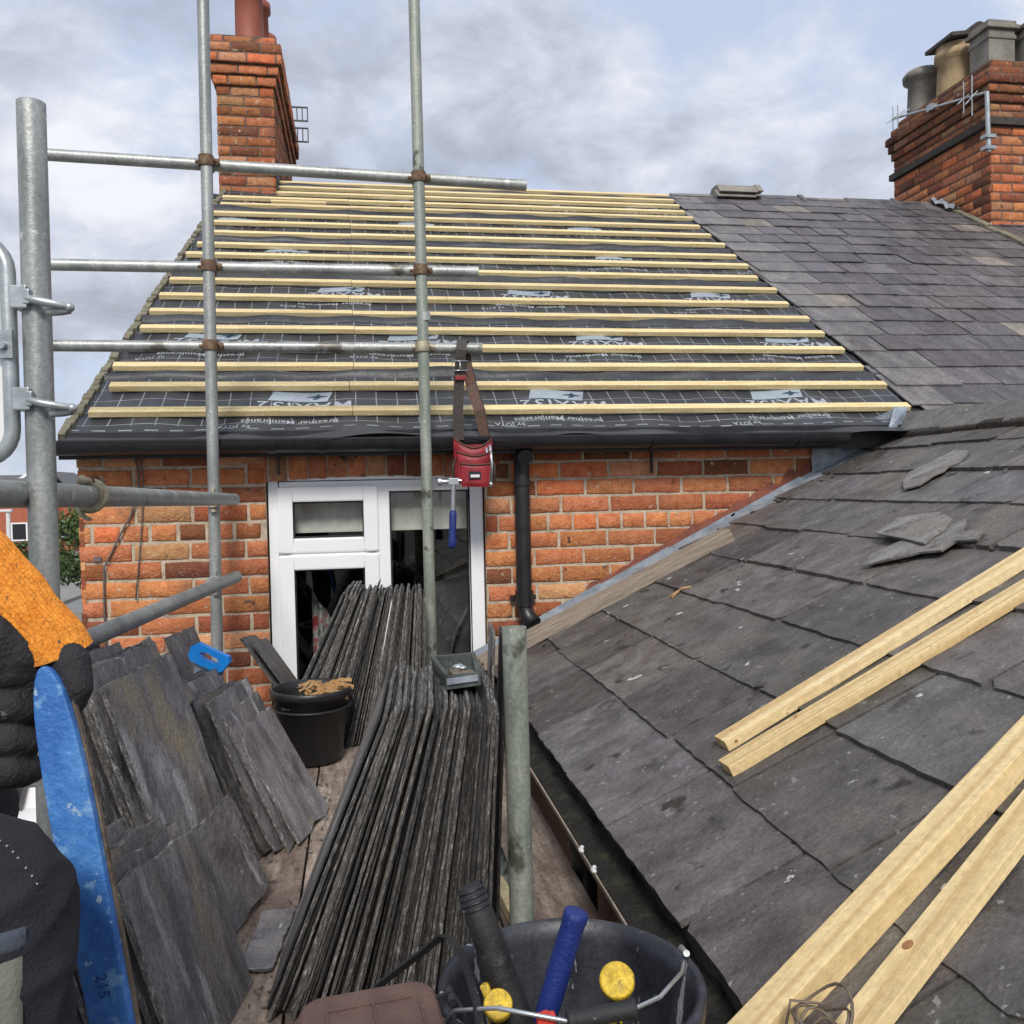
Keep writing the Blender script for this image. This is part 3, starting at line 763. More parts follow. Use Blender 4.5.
# dim room behind
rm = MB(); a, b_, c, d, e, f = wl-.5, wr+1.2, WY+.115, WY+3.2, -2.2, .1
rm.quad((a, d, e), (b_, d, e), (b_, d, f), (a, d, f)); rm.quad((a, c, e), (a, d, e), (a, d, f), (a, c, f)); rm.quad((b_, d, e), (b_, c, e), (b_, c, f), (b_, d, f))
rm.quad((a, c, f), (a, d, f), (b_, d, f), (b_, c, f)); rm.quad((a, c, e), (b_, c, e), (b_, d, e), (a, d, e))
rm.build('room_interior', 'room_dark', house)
mb = MB(); zb_ = at_Y(420, 527, WY+.125).z
mb.sheet(lambda u, v: V((fx0+.03+u*(fx1-fx0-.06), WY+.125+.004*math.sin(u*60), zb_+v*(fz1-zb_))), 60, 2)
mb.box(fx0+.03, fx1-.03, WY+.118, WY+.132, zb_-.012, zb_)
tag(mb.build('window_blind', 'blind', origin=(0, WY+.16, zb_)), 'cream blind pulled part way down behind the window glass', 'blind')
mb = MB(); cx = xx(322)
mb.sheet(lambda u, v: V((cx-.06+u*.14, WY+.24+.02*math.sin(u*16), -1.1+v*.62-.22*u)), 24, 6)
mb.sheet(lambda u, v: V((cx-.06+u*.14, WY+.27+.02*math.sin(u*16), -1.1+v*.62-.22*u)), 24, 6)
tag(mb.build('patterned_curtain', 'curtain', origin=(cx, WY+.25, -1.1)), 'red and green patterned cloth hanging inside the lower left window pane', 'curtain')

mb = MB(); x_ = xx(440)
mb.obox((x_-.02, WY+.45, -1.2), (.34, .05, 0), (-.03, .3, 0), (0, 0, .72)); mb.obox((x_+.06, WY+.42, -.47), (.3, .04, .05), (-.03, .2, 0), (0, 0, .10)); mb.path([(x_+.0, WY+.40, -1.2), (x_+.1, WY+.42, -.75), (x_+.24, WY+.44, -.5)], .012, 6)
tag(mb.build('bedroom_chair', 'old_slate', origin=(x_, WY+.4, -1.2)), 'dim grey furniture inside the room, seen through the right window pane', 'furniture')
# ------------------------------------------------------------------ chimneys
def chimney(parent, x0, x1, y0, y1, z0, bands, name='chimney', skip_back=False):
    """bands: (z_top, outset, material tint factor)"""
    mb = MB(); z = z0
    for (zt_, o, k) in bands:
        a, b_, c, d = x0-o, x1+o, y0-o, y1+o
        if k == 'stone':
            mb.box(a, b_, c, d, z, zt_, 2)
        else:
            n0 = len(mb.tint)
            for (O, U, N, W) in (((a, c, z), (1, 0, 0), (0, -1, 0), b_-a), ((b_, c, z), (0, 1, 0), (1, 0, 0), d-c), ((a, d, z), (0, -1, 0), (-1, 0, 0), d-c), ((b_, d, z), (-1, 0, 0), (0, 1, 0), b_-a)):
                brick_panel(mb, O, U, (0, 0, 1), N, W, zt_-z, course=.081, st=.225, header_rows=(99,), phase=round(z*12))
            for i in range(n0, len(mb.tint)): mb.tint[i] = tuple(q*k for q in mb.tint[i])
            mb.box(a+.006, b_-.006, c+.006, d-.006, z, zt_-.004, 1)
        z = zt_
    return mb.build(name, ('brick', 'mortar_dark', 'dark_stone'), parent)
cl = at_Y(219, 180, 7.6).x; cr = at_Y(276, 180, 7.6).x
ct = lambda y: at_Y(250, y, 7.6).z
ch1 = chimney(house, cl, cr, 7.6, 9.6, 2.0, ((ct(86), 0, .74), (ct(76), .022, .8), (ct(66), .045, .92), (ct(46), .075, 1.0), (ct(37), .03, .8)))
mb = MB()
zc = ct(37); 
for y in (7.92, 8.45, 9.05):
    px = (cl+cr)/2+.015
    mb.lathe([(.14, 0), (.135, .05), (.118, .1), (.112, .62), (.135, .63), (.135, .7), (.10, .7), (.10, .5)], (px, y, zc), n=24)
    mb.lathe([(.19, -.001), (.16, .05), (.135, .06)], (px, y, zc), n=16, mi=1)
    mb.build('chimney_pot', ('terracotta', 'mortar'), ch1); mb = MB()
mb = MB()                                            # felt and lead round the base
zf = ct(203)
O = V((cl-.07, 7.6-.05, zf-.03))
mb.sheet(lambda u, v: V((cl-.09+u*(cr-cl+.16), 7.585-.14*(1-v), zf-.03+v*.09-.0*u)) + V((0, 0, .012*noise.noise(V((u*9, v*3, 0))))), 30, 6)
mb.sheet(lambda u, v: V((cr+.012+.01*noise.noise(V((u*7, v*9, 2))), 7.45+u*.42, zf-.05+u*.24+v*.26*(1+.3*noise.noise(V((u*8, 3, 0)))))), 20, 8)
mb.sheet(lambda u, v: V((cr+.012+v*.10, 7.45+u*.5, zf-.05+u*.30+.02+.02*noise.noise(V((u*7, v*9, 5))))), 20, 4)
mb.build('base_flashing', 'felt_dark', ch1)
# small aerial rods on the far side of the stack
mb = MB()
for py in (105, 126):
    p = at_Y(290, py, 9.0)
    x0 = cr+.005
    mb.box(x0, x0+.20, 9.05, 9.065, p.z, p.z+.012); mb.box(x0, x0+.20, 9.05, 9.065, p.z-.13, p.z-.118)
    for k in range(3): mb.box(x0+.09+k*.05, x0+.10+k*.05, 9.05, 9.065, p.z-.12, p.z+.0)
mb.build('wall_bracket', 'black_plastic', ch1)

# ================================================================== NEIGHBOUR
nb = thing('terraced_house', 'adjoining terraced house keeping its old purple grey slate roof and wide chimney', 'house', (X1, WY+1, GROUND))
mb = MB()
gau = .235; k = 0
XE = 9.5
t = -.03
while t < TR-.05:
    x = verge_r(max(t, 0)) + .0 + R.choice((-.02, .02, .06)) + R.uniform(-.015, .015)
    first = True
    while x < XE:
        w = R.uniform(.24, .36) if R.random() < .85 else R.uniform(.14, .22)
        if first: w = R.choice((.24, .40))
        L = min(.52, TR+.02-t)
        tj = t + R.uniform(-.008, .008) - (.012 if first else 0)
        g = R.uniform(.72, 1.12); tint = (g*R.uniform(.97, 1.05), g*R.uniform(.96, 1.0), g*R.uniform(.98, 1.06))
        if R.random() < .04: tint = (g*2.0, g*1.85, g*1.55)
        if first: q_ = R.uniform(1.15, 1.6); tint = (q_, q_*.99, q_*.96)
        lift = R.uniform(.013, .021); x_, w_ = x, w-.004
        rot = R.uniform(-.008, .008)
        pl = lambda a, b_, z: roof(x_+a - rot*b_, tj+b_+rot*a, lift*(1-b_/.52)+z+.004)
        n = 4
        pts = [(w_*i/n+R.uniform(-.003, .003), R.uniform(-.004, .004)) for i in range(n+1)] + [(w_, L), (0, L)]
        if R.random() < .12: pts[0] = (.02, .012)
        if R.random() < .12: pts[n] = (w_-.025, .014)
        mb.prism([pl(a, b_, 0) for a, b_ in pts], RN*.008, 0, tint)
        x += w; first = False
    t += gau; k += 1
mb.build('slate_roof', 'old_slate', nb)
mb = MB(); mb.prism([roof(XR1-.05, 0, -.02), roof(XE, 0, -.02), roof(XE, TR, -.02), roof(XR1-.05, TR, -.02)], (0, 0, -.05))
mb.prism([bz(X1, 0), bz(XE, 0), bz(XE, TR), bz(X1, TR)], (0, 0, -.05)); mb.build('roof_deck', 'dark_stone', nb)
mb = MB()
x = XR1+.45
while x < 5.3:
    w = R.uniform(.42, .48)
    j = R.uniform(-.01, .01)
    P = lambda X, s: [V((X, ry+.012-.13, rz-.055+s+j)), V((X, ry, rz+.035+s+j)), V((X, ry+.13, rz-.055+s+j)), V((X, ry+.13, rz-.075+s+j)), V((X, ry, rz+.01+s+j)), V((X, ry+.012-.13, rz-.075+s+j))]
    mb.prism(P(x, 0), (w-.04, 0, 0)); mb.prism(P(x+w-.045, .014), (.045, 0, 0))
    mb.build('ridge_tile', 'old_slate', nb, bevel=.003); mb = MB(); x += w
# two loose ridge tiles on the ridge
lx = at_Y(712, 192, ry).x; lx2 = at_Y(755, 192, ry).x
tl = thing('ridge_tiles', 'two loose grey ridge tiles stacked at the end of the old slate ridge', 'ridge tile', (lx, ry, rz))
for q in range(2):
    P = [V((lx+.02*q, ry-.15, rz-.03+q*.045)), V((lx+.02*q, ry-.06, rz+.055+q*.045)), V((lx+.02*q, ry+.06, rz+.055+q*.045)), V((lx+.02*q, ry+.15, rz-.03+q*.045))]
    mb = MB(); mb.prism(P, (lx2-lx-.05, 0, 0)); P = [p+V((lx2-lx-.055, 0, .012)) for p in P]; mb.prism(P, (.055, 0, 0))
    mb.build('ridge_tile', 'grey_clay', tl, bevel=.004)
# wall of the neighbour and the mortar line beside its chimney
mb = MB(); mb.box(X1-.1, XE, WY+.12, WY+.3, GROUND, .12, 0); mb.box(X1+2.01, XE, WY, WY+.12, GROUND, .12, 0); mb.build('front_wall', 'mortar', nb)
mb = MB()
for i in range(26):
    t0 = .1+4.2*i/26; O = roof(X1-.03, t0, .012); mb.obox(O, (R.uniform(.06, .09), 0, 0), roof(0, 4.2/26)-roof(0, 0), RN*R.uniform(.02, .04))
mb.build('mortar_fillet', 'verge_mortar', nb, bevel=.005)
c2y0, c2y1 = 7.25, 8.72
c2x = at_Y(991, 180, c2y0).x; c2z = lambda y: at_Y(993, y, c2y0).z
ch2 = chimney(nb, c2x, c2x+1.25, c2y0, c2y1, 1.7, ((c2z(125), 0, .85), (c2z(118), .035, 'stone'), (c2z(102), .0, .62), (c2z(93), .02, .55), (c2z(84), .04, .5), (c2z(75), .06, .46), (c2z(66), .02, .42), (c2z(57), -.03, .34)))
mb = MB(); O = c2z(57)
def pot(px, py, X, prof, mats, square=False, tilt=0):
    mb = MB(); p = at_X(px, py, X)
    mb.lathe(prof, (X, p.y, O), n=4 if square else 22, sm=not square, a0=math.pi/4 if square else 0, a1=2*math.pi+(math.pi/4 if square else 0))
    return mb, p
mb, p = pot(924, 110, c2x+.22, [(.165, 0), (.15, .34), (.2, .36), (.205, .41), (.17, .45), (.12, .45), (.12, .2)], None); mb.build('chimney_pot', 'grey_clay', ch2)
mb, p = pot(956, 90, c2x+.28, [(.18, 0), (.165, .36), (.195, .38), (.195, .44), (.17, .46), (.185, .5), (.13, .5), (.13, .2)], None); mb.build('chimney_pot', 'buff_clay', ch2)
mb = MB(); q = V((c2x+.28, p.y, O+.53)); mb.obox(q-V((.2, .22, .03)), (.4, 0, .06), (0, .42, .0), (0, 0, .04)); mb.cyl(q+V((.12, -.2, .06)), q+V((.12, .2, .06)), .08, n=14)
mb.build('pot_cap', 'dark_stone', ch2, bevel=.006)
mb = MB(); X = c2x+.36; p = at_X(992, 56, X)
for z0, z1, w in ((0, .42, .135), (.33, .37, .145), (.42, .46, .165), (.46, .50, .145)):
    mb.box(X-w, X+w, p.y-w, p.y+w, O+z0+(.001 if z0 else 0), O+z1)
mb.build('chimney_pot', 'grey_clay', ch2, bevel=.008)
mb = MB(); X = c2x+.72
for z0, z1, w in ((0, .42, .15), (.34, .39, .165), (.42, .46, .18)):
    mb.box(X-w, X+w, c2y0+.16, c2y0+.16+2*w, O+z0+(.001 if z0 else 0), O+z1)
mb.build('chimney_pot', 'grey_clay', ch2, bevel=.008)
# aerial on the corner
mb = MB(); q0 = at_Y(989, 152, c2y0-.05); q1 = at_Y(987, 92, c2y0-.05)
mb.cyl(q0, q1, .02, n=10); q2 = at_Y(914, 120, 8.6); q2.x = c2x-.08
a1 = V((q1.x, q1.y, q1.z)); mb.cyl(a1, q2, .012, n=8)
for f, l in ((.12, .3), (.2, .24), (.92, .2), (.98, .2)):
    c = a1.lerp(q2, f); mb.cyl(c-V((.02, 0, l*.6)), c+V((-.02, 0, l*.6)), .006, n=6); mb.cyl(c-V((.10, .02, l*.3)), c+V((.10, -.02, l*.4)), .005, n=6)
mb.box(q0.x-.05, q0.x+.05, q0.y-.03, q0.y+.045, q0.z+.02, q0.z+.05); mb.box(q0.x-.05, q0.x+.05, q0.y-.03, q0.y+.045, q0.z+.12, q0.z+.15)
c = a1.lerp(q2, .55); mb.box(c.x-.03, c.x+.03, c.y-.04, c.y+.04, c.z-.03, c.z+.03)
mb.build('tv_aerial', 'zinc', ch2)
mb = MB(); p = roof(c2x-.02, 4.2, .02); mb.sheet(lambda u, v: p+V((-.05-v*.12, -.05+u*.3, .02+u*.17+.06*noise.noise(V((u*6, v*6, 1))))), 8, 5)
mb.build('lead_saddle', 'lead', ch2)

# ================================================================== REAR EXTENSION with its slate roof
ex = thing('rear_extension', 'low brick rear extension with a weathered dark slate roof and full gutter', 'extension', (.6, 2, GROUND))
mb = MB()
SL = (2.75-.563)/math.cos(B)
gau = .269; row = 0; s = -.015
while s < SL-.12:
    y = -1.6 + R.uniform(-.3, 0) + (row % 2)*.2
    while y < WY-.02:
        w = R.uniform(.36, .47) if s < 1.2 else R.uniform(.33, .42)
        y1 = min(y+w, WY-.012)
        if y1-y < .06: break
        L = min(.60, SL+.06-s)
        sj = s + R.uniform(-.006, .006); lift = .022
        g = R.uniform(.66, 1.28); tint = (g*R.uniform(.98, 1.06), g*R.uniform(.96, 1.02), g*R.uniform(.94, 1.08))
        W_ = y1-y-R.uniform(.006, .013); y_ = y; tw = R.uniform(-.003, .004); rot = R.uniform(-.01, .01)
        pl = lambda a, b_, z: ext(sj+b_+rot*a, y_+a-rot*b_*.5, lift*(1-b_/.60)+z+tw*(a/W_-.5))
        n = 14
        chip = R.random()
        pts = []
        for i in range(n+1):
            a = W_*i/n; b_ = R.uniform(-.0025, .0025) + .003*noise.noise(V((y*3+a*9, s*5, 0)))
            if i in (0, n) and R.random() < .3: b_ += R.uniform(.008, .022)
            pts.append((a, b_))
        m_ = 6
        pts += [(W_+R.uniform(-.002, .002), L*i/m_) for i in range(1, m_)] + [(W_, L), (0, L)] + [(R.uniform(-.002, .002), L*(1-i/m_)) for i in range(1, m_)]
        mb.prism([pl(a, b_, 0) for a, b_ in pts], EN*R.uniform(.010, .016), 0, tint)
        y += w
    s += gau; row += 1
mb.build('slate_roof', 'roof_slate', ex)
mb = MB(); mb.prism([ext(.0, -1.8, -.012), ext(SL, -1.8, -.012), ext(SL, WY-.005, -.012), ext(0, WY-.005, -.012)], (0, 0, -.04))
tp = ext(SL, 0); mb.prism([tp+V((0, -1.8, -.012)), tp+V((2, -1.8, -.96)), tp+V((2, WY-.005, -.96)), tp+V((0, WY-.005, -.012))], (0, 0, -.04))
mb.build('roof_deck', 'dark_stone', ex)
y = WY+.02
while y > -1.6:
    w = R.uniform(.43, .47); j = R.uniform(-.006, .006)
    P = lambda Y, h: [V((tp.x-.15, Y, tp.z-.062+h)), V((tp.x-.02, Y, tp.z+.035+h)), V((tp.x+.02, Y, tp.z+.035+h)), V((tp.x+.15, Y, tp.z-.062+h)), V((tp.x+.15, Y, tp.z-.08+h)), V((tp.x, Y, tp.z+.008+h)), V((tp.x-.15, Y, tp.z-.08+h))]
    mb = MB(); mb.prism(P(y, j+.05), (0, -w, 0))
    mb.build('ridge_tile', 'ridge_stone', ex, bevel=.006); y -= w+.004
mb = MB()                                                # bedding mortar under the ridge tiles
for i in range(40):
    y0 = WY-.01-i*.14; mb.obox((tp.x-.165, y0, tp.z-.082+R.uniform(-.006, .006)), (.05, 0, .022), (0, -.135, 0), (0, 0, R.uniform(.05, .065)))
mb.build('ridge_bedding', 'moss', ex, bevel=.008)
# eaves gutter full of dirt
gc = V((.533, 0, -.835)); gR = .055
mb = MB()
for rr in (gR, gR-.004): mb.lathe([(rr, 0), (rr, 5.7)], (gc.x, -1.6, gc.z), (0, 1, 0), 14, 0, True, a0=0, a1=math.pi, ref=(1, 0, 0))
mb.box(gc.x-gR-.003, gc.x-gR+.0005, -1.6, 4.1, gc.z-.002, gc.z+.003, 1)
exg = mb.build('gutter', ('black_plastic', 'aged_wood'), ex)
mb = MB()
mb.sheet(lambda u, v: V((gc.x-gR+.006+u*(2*gR+.02), -1.6+v*5.7, gc.z-.022+.03*u+.016*noise.noise(V((u*3, v*60, 0)))+.010*noise.noise(V((u*9, v*240, 3))))), 14, 500)
mb.build('gutter_silt', 'gutter_dirt', exg)
mb = MB()
for px, py in ((588, 846), (601, 866)):
    c = at_z(px, py, gc.z+.01); mb.ball((gc.x-gR, c.y, gc.z+.002), .008, 6, 0, (.8, 1.7, .7)); mb.ball((gc.x-gR+.005, c.y+.012, gc.z+.004), .005, 6, 0, (1, 1.4, .7))
mb.build('sealant_blob', 'label_white', exg)
mb = MB(); mb.box(.60, .63, -1.6, 4.1, -1.05, -.80); mb.box(.62, .8, -1.6, 4.1, GROUND, -1.06)
mb.build('fascia_board', 'brown_timber', ex)
mb = MB(); c = at_z(590, 880, -1.15)
mb.cyl((.555, c.y-.25, -.88), (.555, c.y-.25, -2.6), .034, n=16); mb.cyl((.555, c.y-.25, -.95), (.555, c.y-.25, -.88), .042, n=16)
mb.build('downpipe', 'black_plastic', ex)
mb = MB(); mb.box(.60, 4.9, -1.7, -1.6, GROUND, -.85); mb.box(4.7, 4.9, -1.6, WY-.01, GROUND, -.85); mb.build('side_wall', 'mortar', ex)
# stepped lead flashing on the house wall and red mortar above it
mb = MB(); xq = .42; step = .34
slope = lambda X: E0.z+.475*(X-E0.x)
while xq < 2.46:
    x1 = min(xq+step, 2.5)
    P = [V((xq, WY-.006, slope(xq)+.0)), V((x1+.02, WY-.006, slope(x1+.02)+.0)), V((x1+.02, WY-.006, slope(x1+.02)+.068)), V((xq, WY-.006, slope(xq)+.06))]
    mb.prism(P, (0, -.006-.002*((round(xq*10)) % 2), 0))
    xq += step
mb.sheet(lambda u, v: V((.42+u*2.05, WY-.014-v*.10, slope(.42+u*2.05)+.05-.025*v-.004*math.sin(v*3)+.004*noise.noise(V((u*40, v*3, 0))))), 120, 4)
mb.build('lead_flashing', 'lead', ex)
mb = MB()
mb.sheet(lambda u, v: V((1.05+u*1.35, WY-.005-.004*noise.noise(V((u*30, v*4, 1))), slope(1.05+u*1.35)+.058+v*(.025+.03*u)*(1+.8*noise.noise(V((u*24, 5, 0)))))), 60, 4)
mb.build('mortar_fillet', 'red_mortar', ex)
mb = MB()                                               # lead soakers by the eaves corner
for (a, b_) in (((812, 470), (822, 438)), ((828, 458), (846, 433)), ((848, 448), (872, 429))):
    p0 = at_Y(a[0], a[1], WY-.018); p1 = at_Y(b_[0]+22, b_[1], WY-.018)
    n_ = 10; w = p1.x-p0.x
    mb.sheet(lambda u, v: V((p0.x+u*w, WY-.018-.03*u*v+.014*noise.noise(V((u*4+p0.x*9, v*4, 0))), slope(p0.x+u*w)+.03+v*(.15-.02*u))), n_, n_)
P = [at_Y(x, y, 4.02) for x, y in ((889, 428), (903, 430), (916, 406), (905, 405))]
mb.prism([p_+V((0, .03*k_, 0)) for k_, p_ in enumerate(P)], (0, .006, 0))
mb.build('lead_soaker', 'lead', ex)

# moss and grit lying on the slates beside the flashing
mb = MB()
for i in range(260):
    f = R.random(); Y = WY-.03-abs(R.gauss(0, .10)); s = .02+f*1.9
    if R.random() < .25: s = R.uniform(.02, .35); Y = WY-R.uniform(.05, .5)
    r_ = R.uniform(.005, .017); mb.ball(ext(s, Y, .022), r_, 4, 0, (R.uniform(.8, 2), R.uniform(.8, 1.6), .5))
for i in range(70):
    k = R.randrange(8); s = .269*k + .25; mb.ball(ext(s, R.uniform(.9, 4), .024), R.uniform(.003, .008), 4, 0, (1, R.uniform(1, 3), .6))
tag(mb.build('moss', 'moss'), kind='stuff')

# ================================================================== SCAFFOLD
scf = thing('scaffold', 'galvanised tube scaffold of uprights, rails and a sloping brace in front of the brick wall', 'scaffolding', (0, 3.9, FLOOR))
TRD = .02415
PY = 3.90
def tube(name, p0, p1, mat='galvanised', r=TRD):
    mb = MB(); mb.pipe(p0, p1, r); return mb.build(name, mat, scf)
def ext_line(p, q, a, b_): return p+(q-p)*a, p+(q-p)*b_
# uprights by the wall
a = at_Y(203, 0, PY); b_ = at_Y(217, 640, PY); p0, p1 = ext_line(a, b_, -.25, 1.35); p1 = a+(b_-a)*((FLOOR-a.z)/(b_.z-a.z)); tube('upright', p1, p0)
a2 = at_Y(414, 0, PY); b2 = at_Y(431.5, 655, PY); p0, _ = ext_line(a2, b2, -.3, 1); p1 = a2+(b2-a2)*((FLOOR-a2.z)/(b2.z-a2.z)); tube('upright', p1, p0, 'pole_green')
mb = MB(); j = at_Y(424.3, 314, PY); ax = (b2-a2).normalized(); mb.cyl(j-ax*.005, j+ax*.03, TRD+.002, n=20); mb.build('joint_pin', 'galvanised', scf)
# uprights in the foreground
a3 = at_d(31, 103, 1.61); b3 = at_d(45, 590, 1.61); p1 = a3+(b3-a3)*((-1.3-a3.z)/(b3.z-a3.z)); tube('upright', p1, a3, 'galvanised', .0243)
a4 = at_d(514, 627, 1.77); b4 = at_d(522, 920, 1.77); p1 = a4+(b4-a4)*((FLOOR-a4.z)/(b4.z-a4.z)); tube('upright', p1, a4, 'pole_green')
# rails
RY = PY+.052
for l, r in (((36, 154), (526, 185.5)), ((44, 264.5), (478, 272)), ((44, 345.5), (482, 348.5))):
    tube('rail', at_Y(l[0], l[1], RY), at_Y(r[0], r[1], RY))
e0 = at_d(0, 494, 1.53); e1 = at_d(234, 499.5, 3.66); p0, p1 = ext_line(e0, e1, -.35, 1.0); tube('rail', p0, p1)
g0 = at_d(100, 634, 2.35); g1 = at_d(236, 577, 3.60); p0, p1 = ext_line(g0, g1, -.7, 1.0); tube('brace', p0, p1)
for x in (-1.2, .45):
    pass
tube('ledger', (-1.7, .2, FLOOR-.066), (-1.7, 4.05, FLOOR-.066)); 
for y in (.5, 2.0, 3.6): tube('transom', (-1.9, y, FLOOR-.066), (.52, y, FLOOR-.066))
# couplers where tubes cross
def coupler(p, axa, axb, off, mat, k=1.0):
    mb = MB(); axa, axb = V(axa).normalized(), V(axb).normalized(); off = V(off)
    mb.cyl(p-axa*.022*k, p+axa*.022*k, .031*k, n=18)
    q = p+off; mb.cyl(q-axb*.022*k, q+axb*.022*k, .031*k, n=18)
    s = axa.cross(axb).normalized()
    mb.cyl(p+axb*.03*k-axa*.01, p+axb*.03*k+axa*.006-s*.055*k, .008*k, n=8)
    mb.cyl(p-axb*.045*k-s*.012, p+axb*.05*k-s*.012, .0075*k, n=8); mb.cyl(p+axb*.036*k-s*.012, p+axb*.052*k-s*.012, .015*k, n=6, sm=False)
    mb.cyl(q+axa*.046*k, q-axa*.05*k, .0075*k, n=8); mb.cyl(q+axa*.036*k, q+axa*.05*k, .015*k, n=6, sm=False)
    mb.build('coupler', mat, scf, bevel=.002)
vz = (b_-a).normalized()
for px, py, m_ in ((206, 161, 'rust'), (208.5, 266, 'rust'), (210, 345.5, 'rust')):
    coupler(at_Y(px, py, PY), vz, (1, 0, 0), (0, RY-PY, 0), m_)
for px, py, m_ in ((418.5, 177, 'rust'), (420.5, 270, 'rust'), (422.5, 347, 'brass_clamp')):
    coupler(at_Y(px, py, PY), vz, (1, 0, 0), (0, RY-PY, 0), m_)
coupler(at_Y(214.5, 500, PY), vz, (e1-e0), (0, -.03, 0), 'brass_clamp'); coupler(at_Y(216.5, 582, PY), vz, (g1-g0), (0, -.03, 0), 'galvanised')
# brassy clamp with rusty bolt on the near rail
ed = (e1-e0).normalized(); c = at_d(82, 496, 0); c = e0+(e1-e0)*.21
mb = MB(); s1 = V((0, 0, 1)); s2 = ed.cross(s1).normalized()
mb.cyl(c-ed*.018, c+ed*.018, .030, n=20)
mb.path([c+(s1*math.cos(a_)+s2*math.sin(a_))*.031+ed*(.012*math.cos(a_)) for a_ in [2*math.pi*k/24 for k in range(24)]], .0075, 8, closed=True)
sv = s2 if s2.dot(fw) < 0 else -s2
mb.path([c+sv*.030+ed*.005, c-s1*.022+sv*.026-ed*.006, c-s1*.042+sv*.012-ed*.022, c-s1*.05-sv*.005-ed*.035], [.0075, .007, .006, .005], 8)
mb.path([c+s1*.032-ed*.01, c+s1*.034-ed*.05], .008, 8); mb.ball(c+s1*.034-ed*.052, .011, 6)
mb.build('coupler', 'brass_clamp', scf)
mb = MB(); mb.cyl(c+s1*.032+ed*.0, c+s1*.032+ed*.075, .008, n=10); mb.cyl(c+s1*.032+ed*.025, c+s1*.032+ed*.055, .015, n=6, sm=False); mb.build('bolt', 'rust', scf)
# framed panel clamped to the near upright
gd = 1.60
xa = (at_d(20, 350, gd)-at_d(-80, 350, gd)).normalized(); za = V((0, 0, 1)) ; za = (at_d(13, 300, gd)-at_d(17, 420, gd)).normalized()
cr_ = at_d(10, 350, gd)
hw, hh, rc = .36, .195, .055
cen = cr_-xa*hw
pts = []
for sx_, sy_, a0 in ((1, 1, 0), (-1, 1, 90), (-1, -1, 180), (1, -1, 270)):
    for k in range(7):
        a_ = rad(a0+15*k); pts.append(cen+xa*(sx_*(hw-rc)+rc*math.cos(a_))+za*(sy_*(hh-rc)+rc*math.sin(a_)))
mb = MB(); mb.path(pts, .0135, 12, closed=True, ref=fw)
gate = mb.build('gate_frame', 'zinc', scf)
mb = MB(); nrm = xa.cross(za).normalized()
inner = [cen+(p-cen)*.985 for p in pts]
mb.prism([p-nrm*.004 for p in inner], nrm*.008); mb.build('gate_panel', 'white_panel', gate)
mb = MB(); q = cen+xa*(hw-.002)+za*.005; mb.obox(q-xa*.014-za*.022-nrm*-.012, xa*.03, za*.05, nrm*.006); q2 = q+nrm*.018; mb.cyl(q2, q2+nrm*.006, .008, n=12)
mb.cyl(q2-nrm*.012, q2+nrm*.009, .0075, n=12); mb.build('rivet_plate', 'zinc', gate)
for py in (301, 401):
    f = (py-103)/487; pc = a3+(b3-a3)*f; s = -fw
    mb = MB(); k = at_d(24+(py-301)*.03, py, gd)
    mb.obox(pc-xa*.030-za*.020+s*.0, xa*.030, za*.040, s*.036)
    mb.obox(pc-xa*.006-za*.013+s*.024, xa*.012, za*.026, s*.014)
    mb.path([pc+s*.032-xa*.002-za*.002, pc+s*.036+xa*.02-za*.008, pc+s*.03+xa*.045-za*.012, pc+s*.018+xa*.062-za*.014], .0075, 10)
    mb.path([pc+s*.02+xa*.028-za*.024, pc+s*.016+xa*.05-za*.022, pc+s*.012+xa*.066-za*.018], .008, 10)
    mb.ball(pc+s*.016+xa*.066-za*.015, .009, 6)
    mb.build('clamp', 'zinc', gate, bevel=.004)

# boards of the working platform
lab = ['scaffold board at the right edge of the platform, beside the dirty gutter', 'scaffold board under the front stack of slates', 'grimy scaffold board left of the front stack of slates, with a slate scrap on it', 'scaffold board under the leaning slate pile that has the saw', 'scaffold board under the near leaning slates', 'scaffold board below the blue lever']
for i in range(6):
    x1 = .525-.232*i; mb = MB()
    L0, L1 = -.9, 3.98
    n = 40
    def fn(u, v): return V((x1-.225+u*.225, L0+v*(L1-L0), FLOOR-.001*i+.003*noise.noise(V((u*2+i, v*6, 0)))))
    mb.obox((x1-.225, L0, FLOOR-.042-.001*i), (.225, 0, 0), (0, L1-L0, 0), (0, 0, .038), 0)
    mb.sheet(fn, 4, n, 0)
    o = mb.build('scaffold_board', 'board_wood', origin=(x1-.11, 1.5, FLOOR))
    tag(o, lab[i], 'board', 'scaffold boards of the platform')

# ================================================================== SLATES ON THE PLATFORM
VAR = {}
def slate_variant(W, L, T, k, jit, bow):
    key = (W, L, T, k)
    if key not in VAR:
        r = random.Random(k*31+7); mb = MB()
        slate_mesh(mb, slate_outline(W, L, r, jit), T, lambda x, y, z: V((x, y, z)), 0, 1, r=r)
        me_o = mb.build('slate', ('stack_slate', 'slate_edge')); VAR[key] = me_o.data; bpy.data.objects.remove(me_o)
    return VAR[key]
def put_slate(Bp, up_, wd, W, L, T, k, label, group, jit=.0028):
    L0 = .3 if L < .4 else .6; W0 = round(W/.05)*.05
    me = slate_variant(W0, L0, .008, k, jit, 0)
    y = up_.normalized(); x = (wd - y*wd.dot(y)).normalized(); z = x.cross(y)
    o = bpy.data.objects.new('slate', me); M = Matrix((x*(W/W0), y*(L/L0), z*(T/.008))).transposed().to_4x4(); M.translation = Bp
    o.matrix_world = M; col.objects.link(o)
    return tag(o, label, 'slate', group)
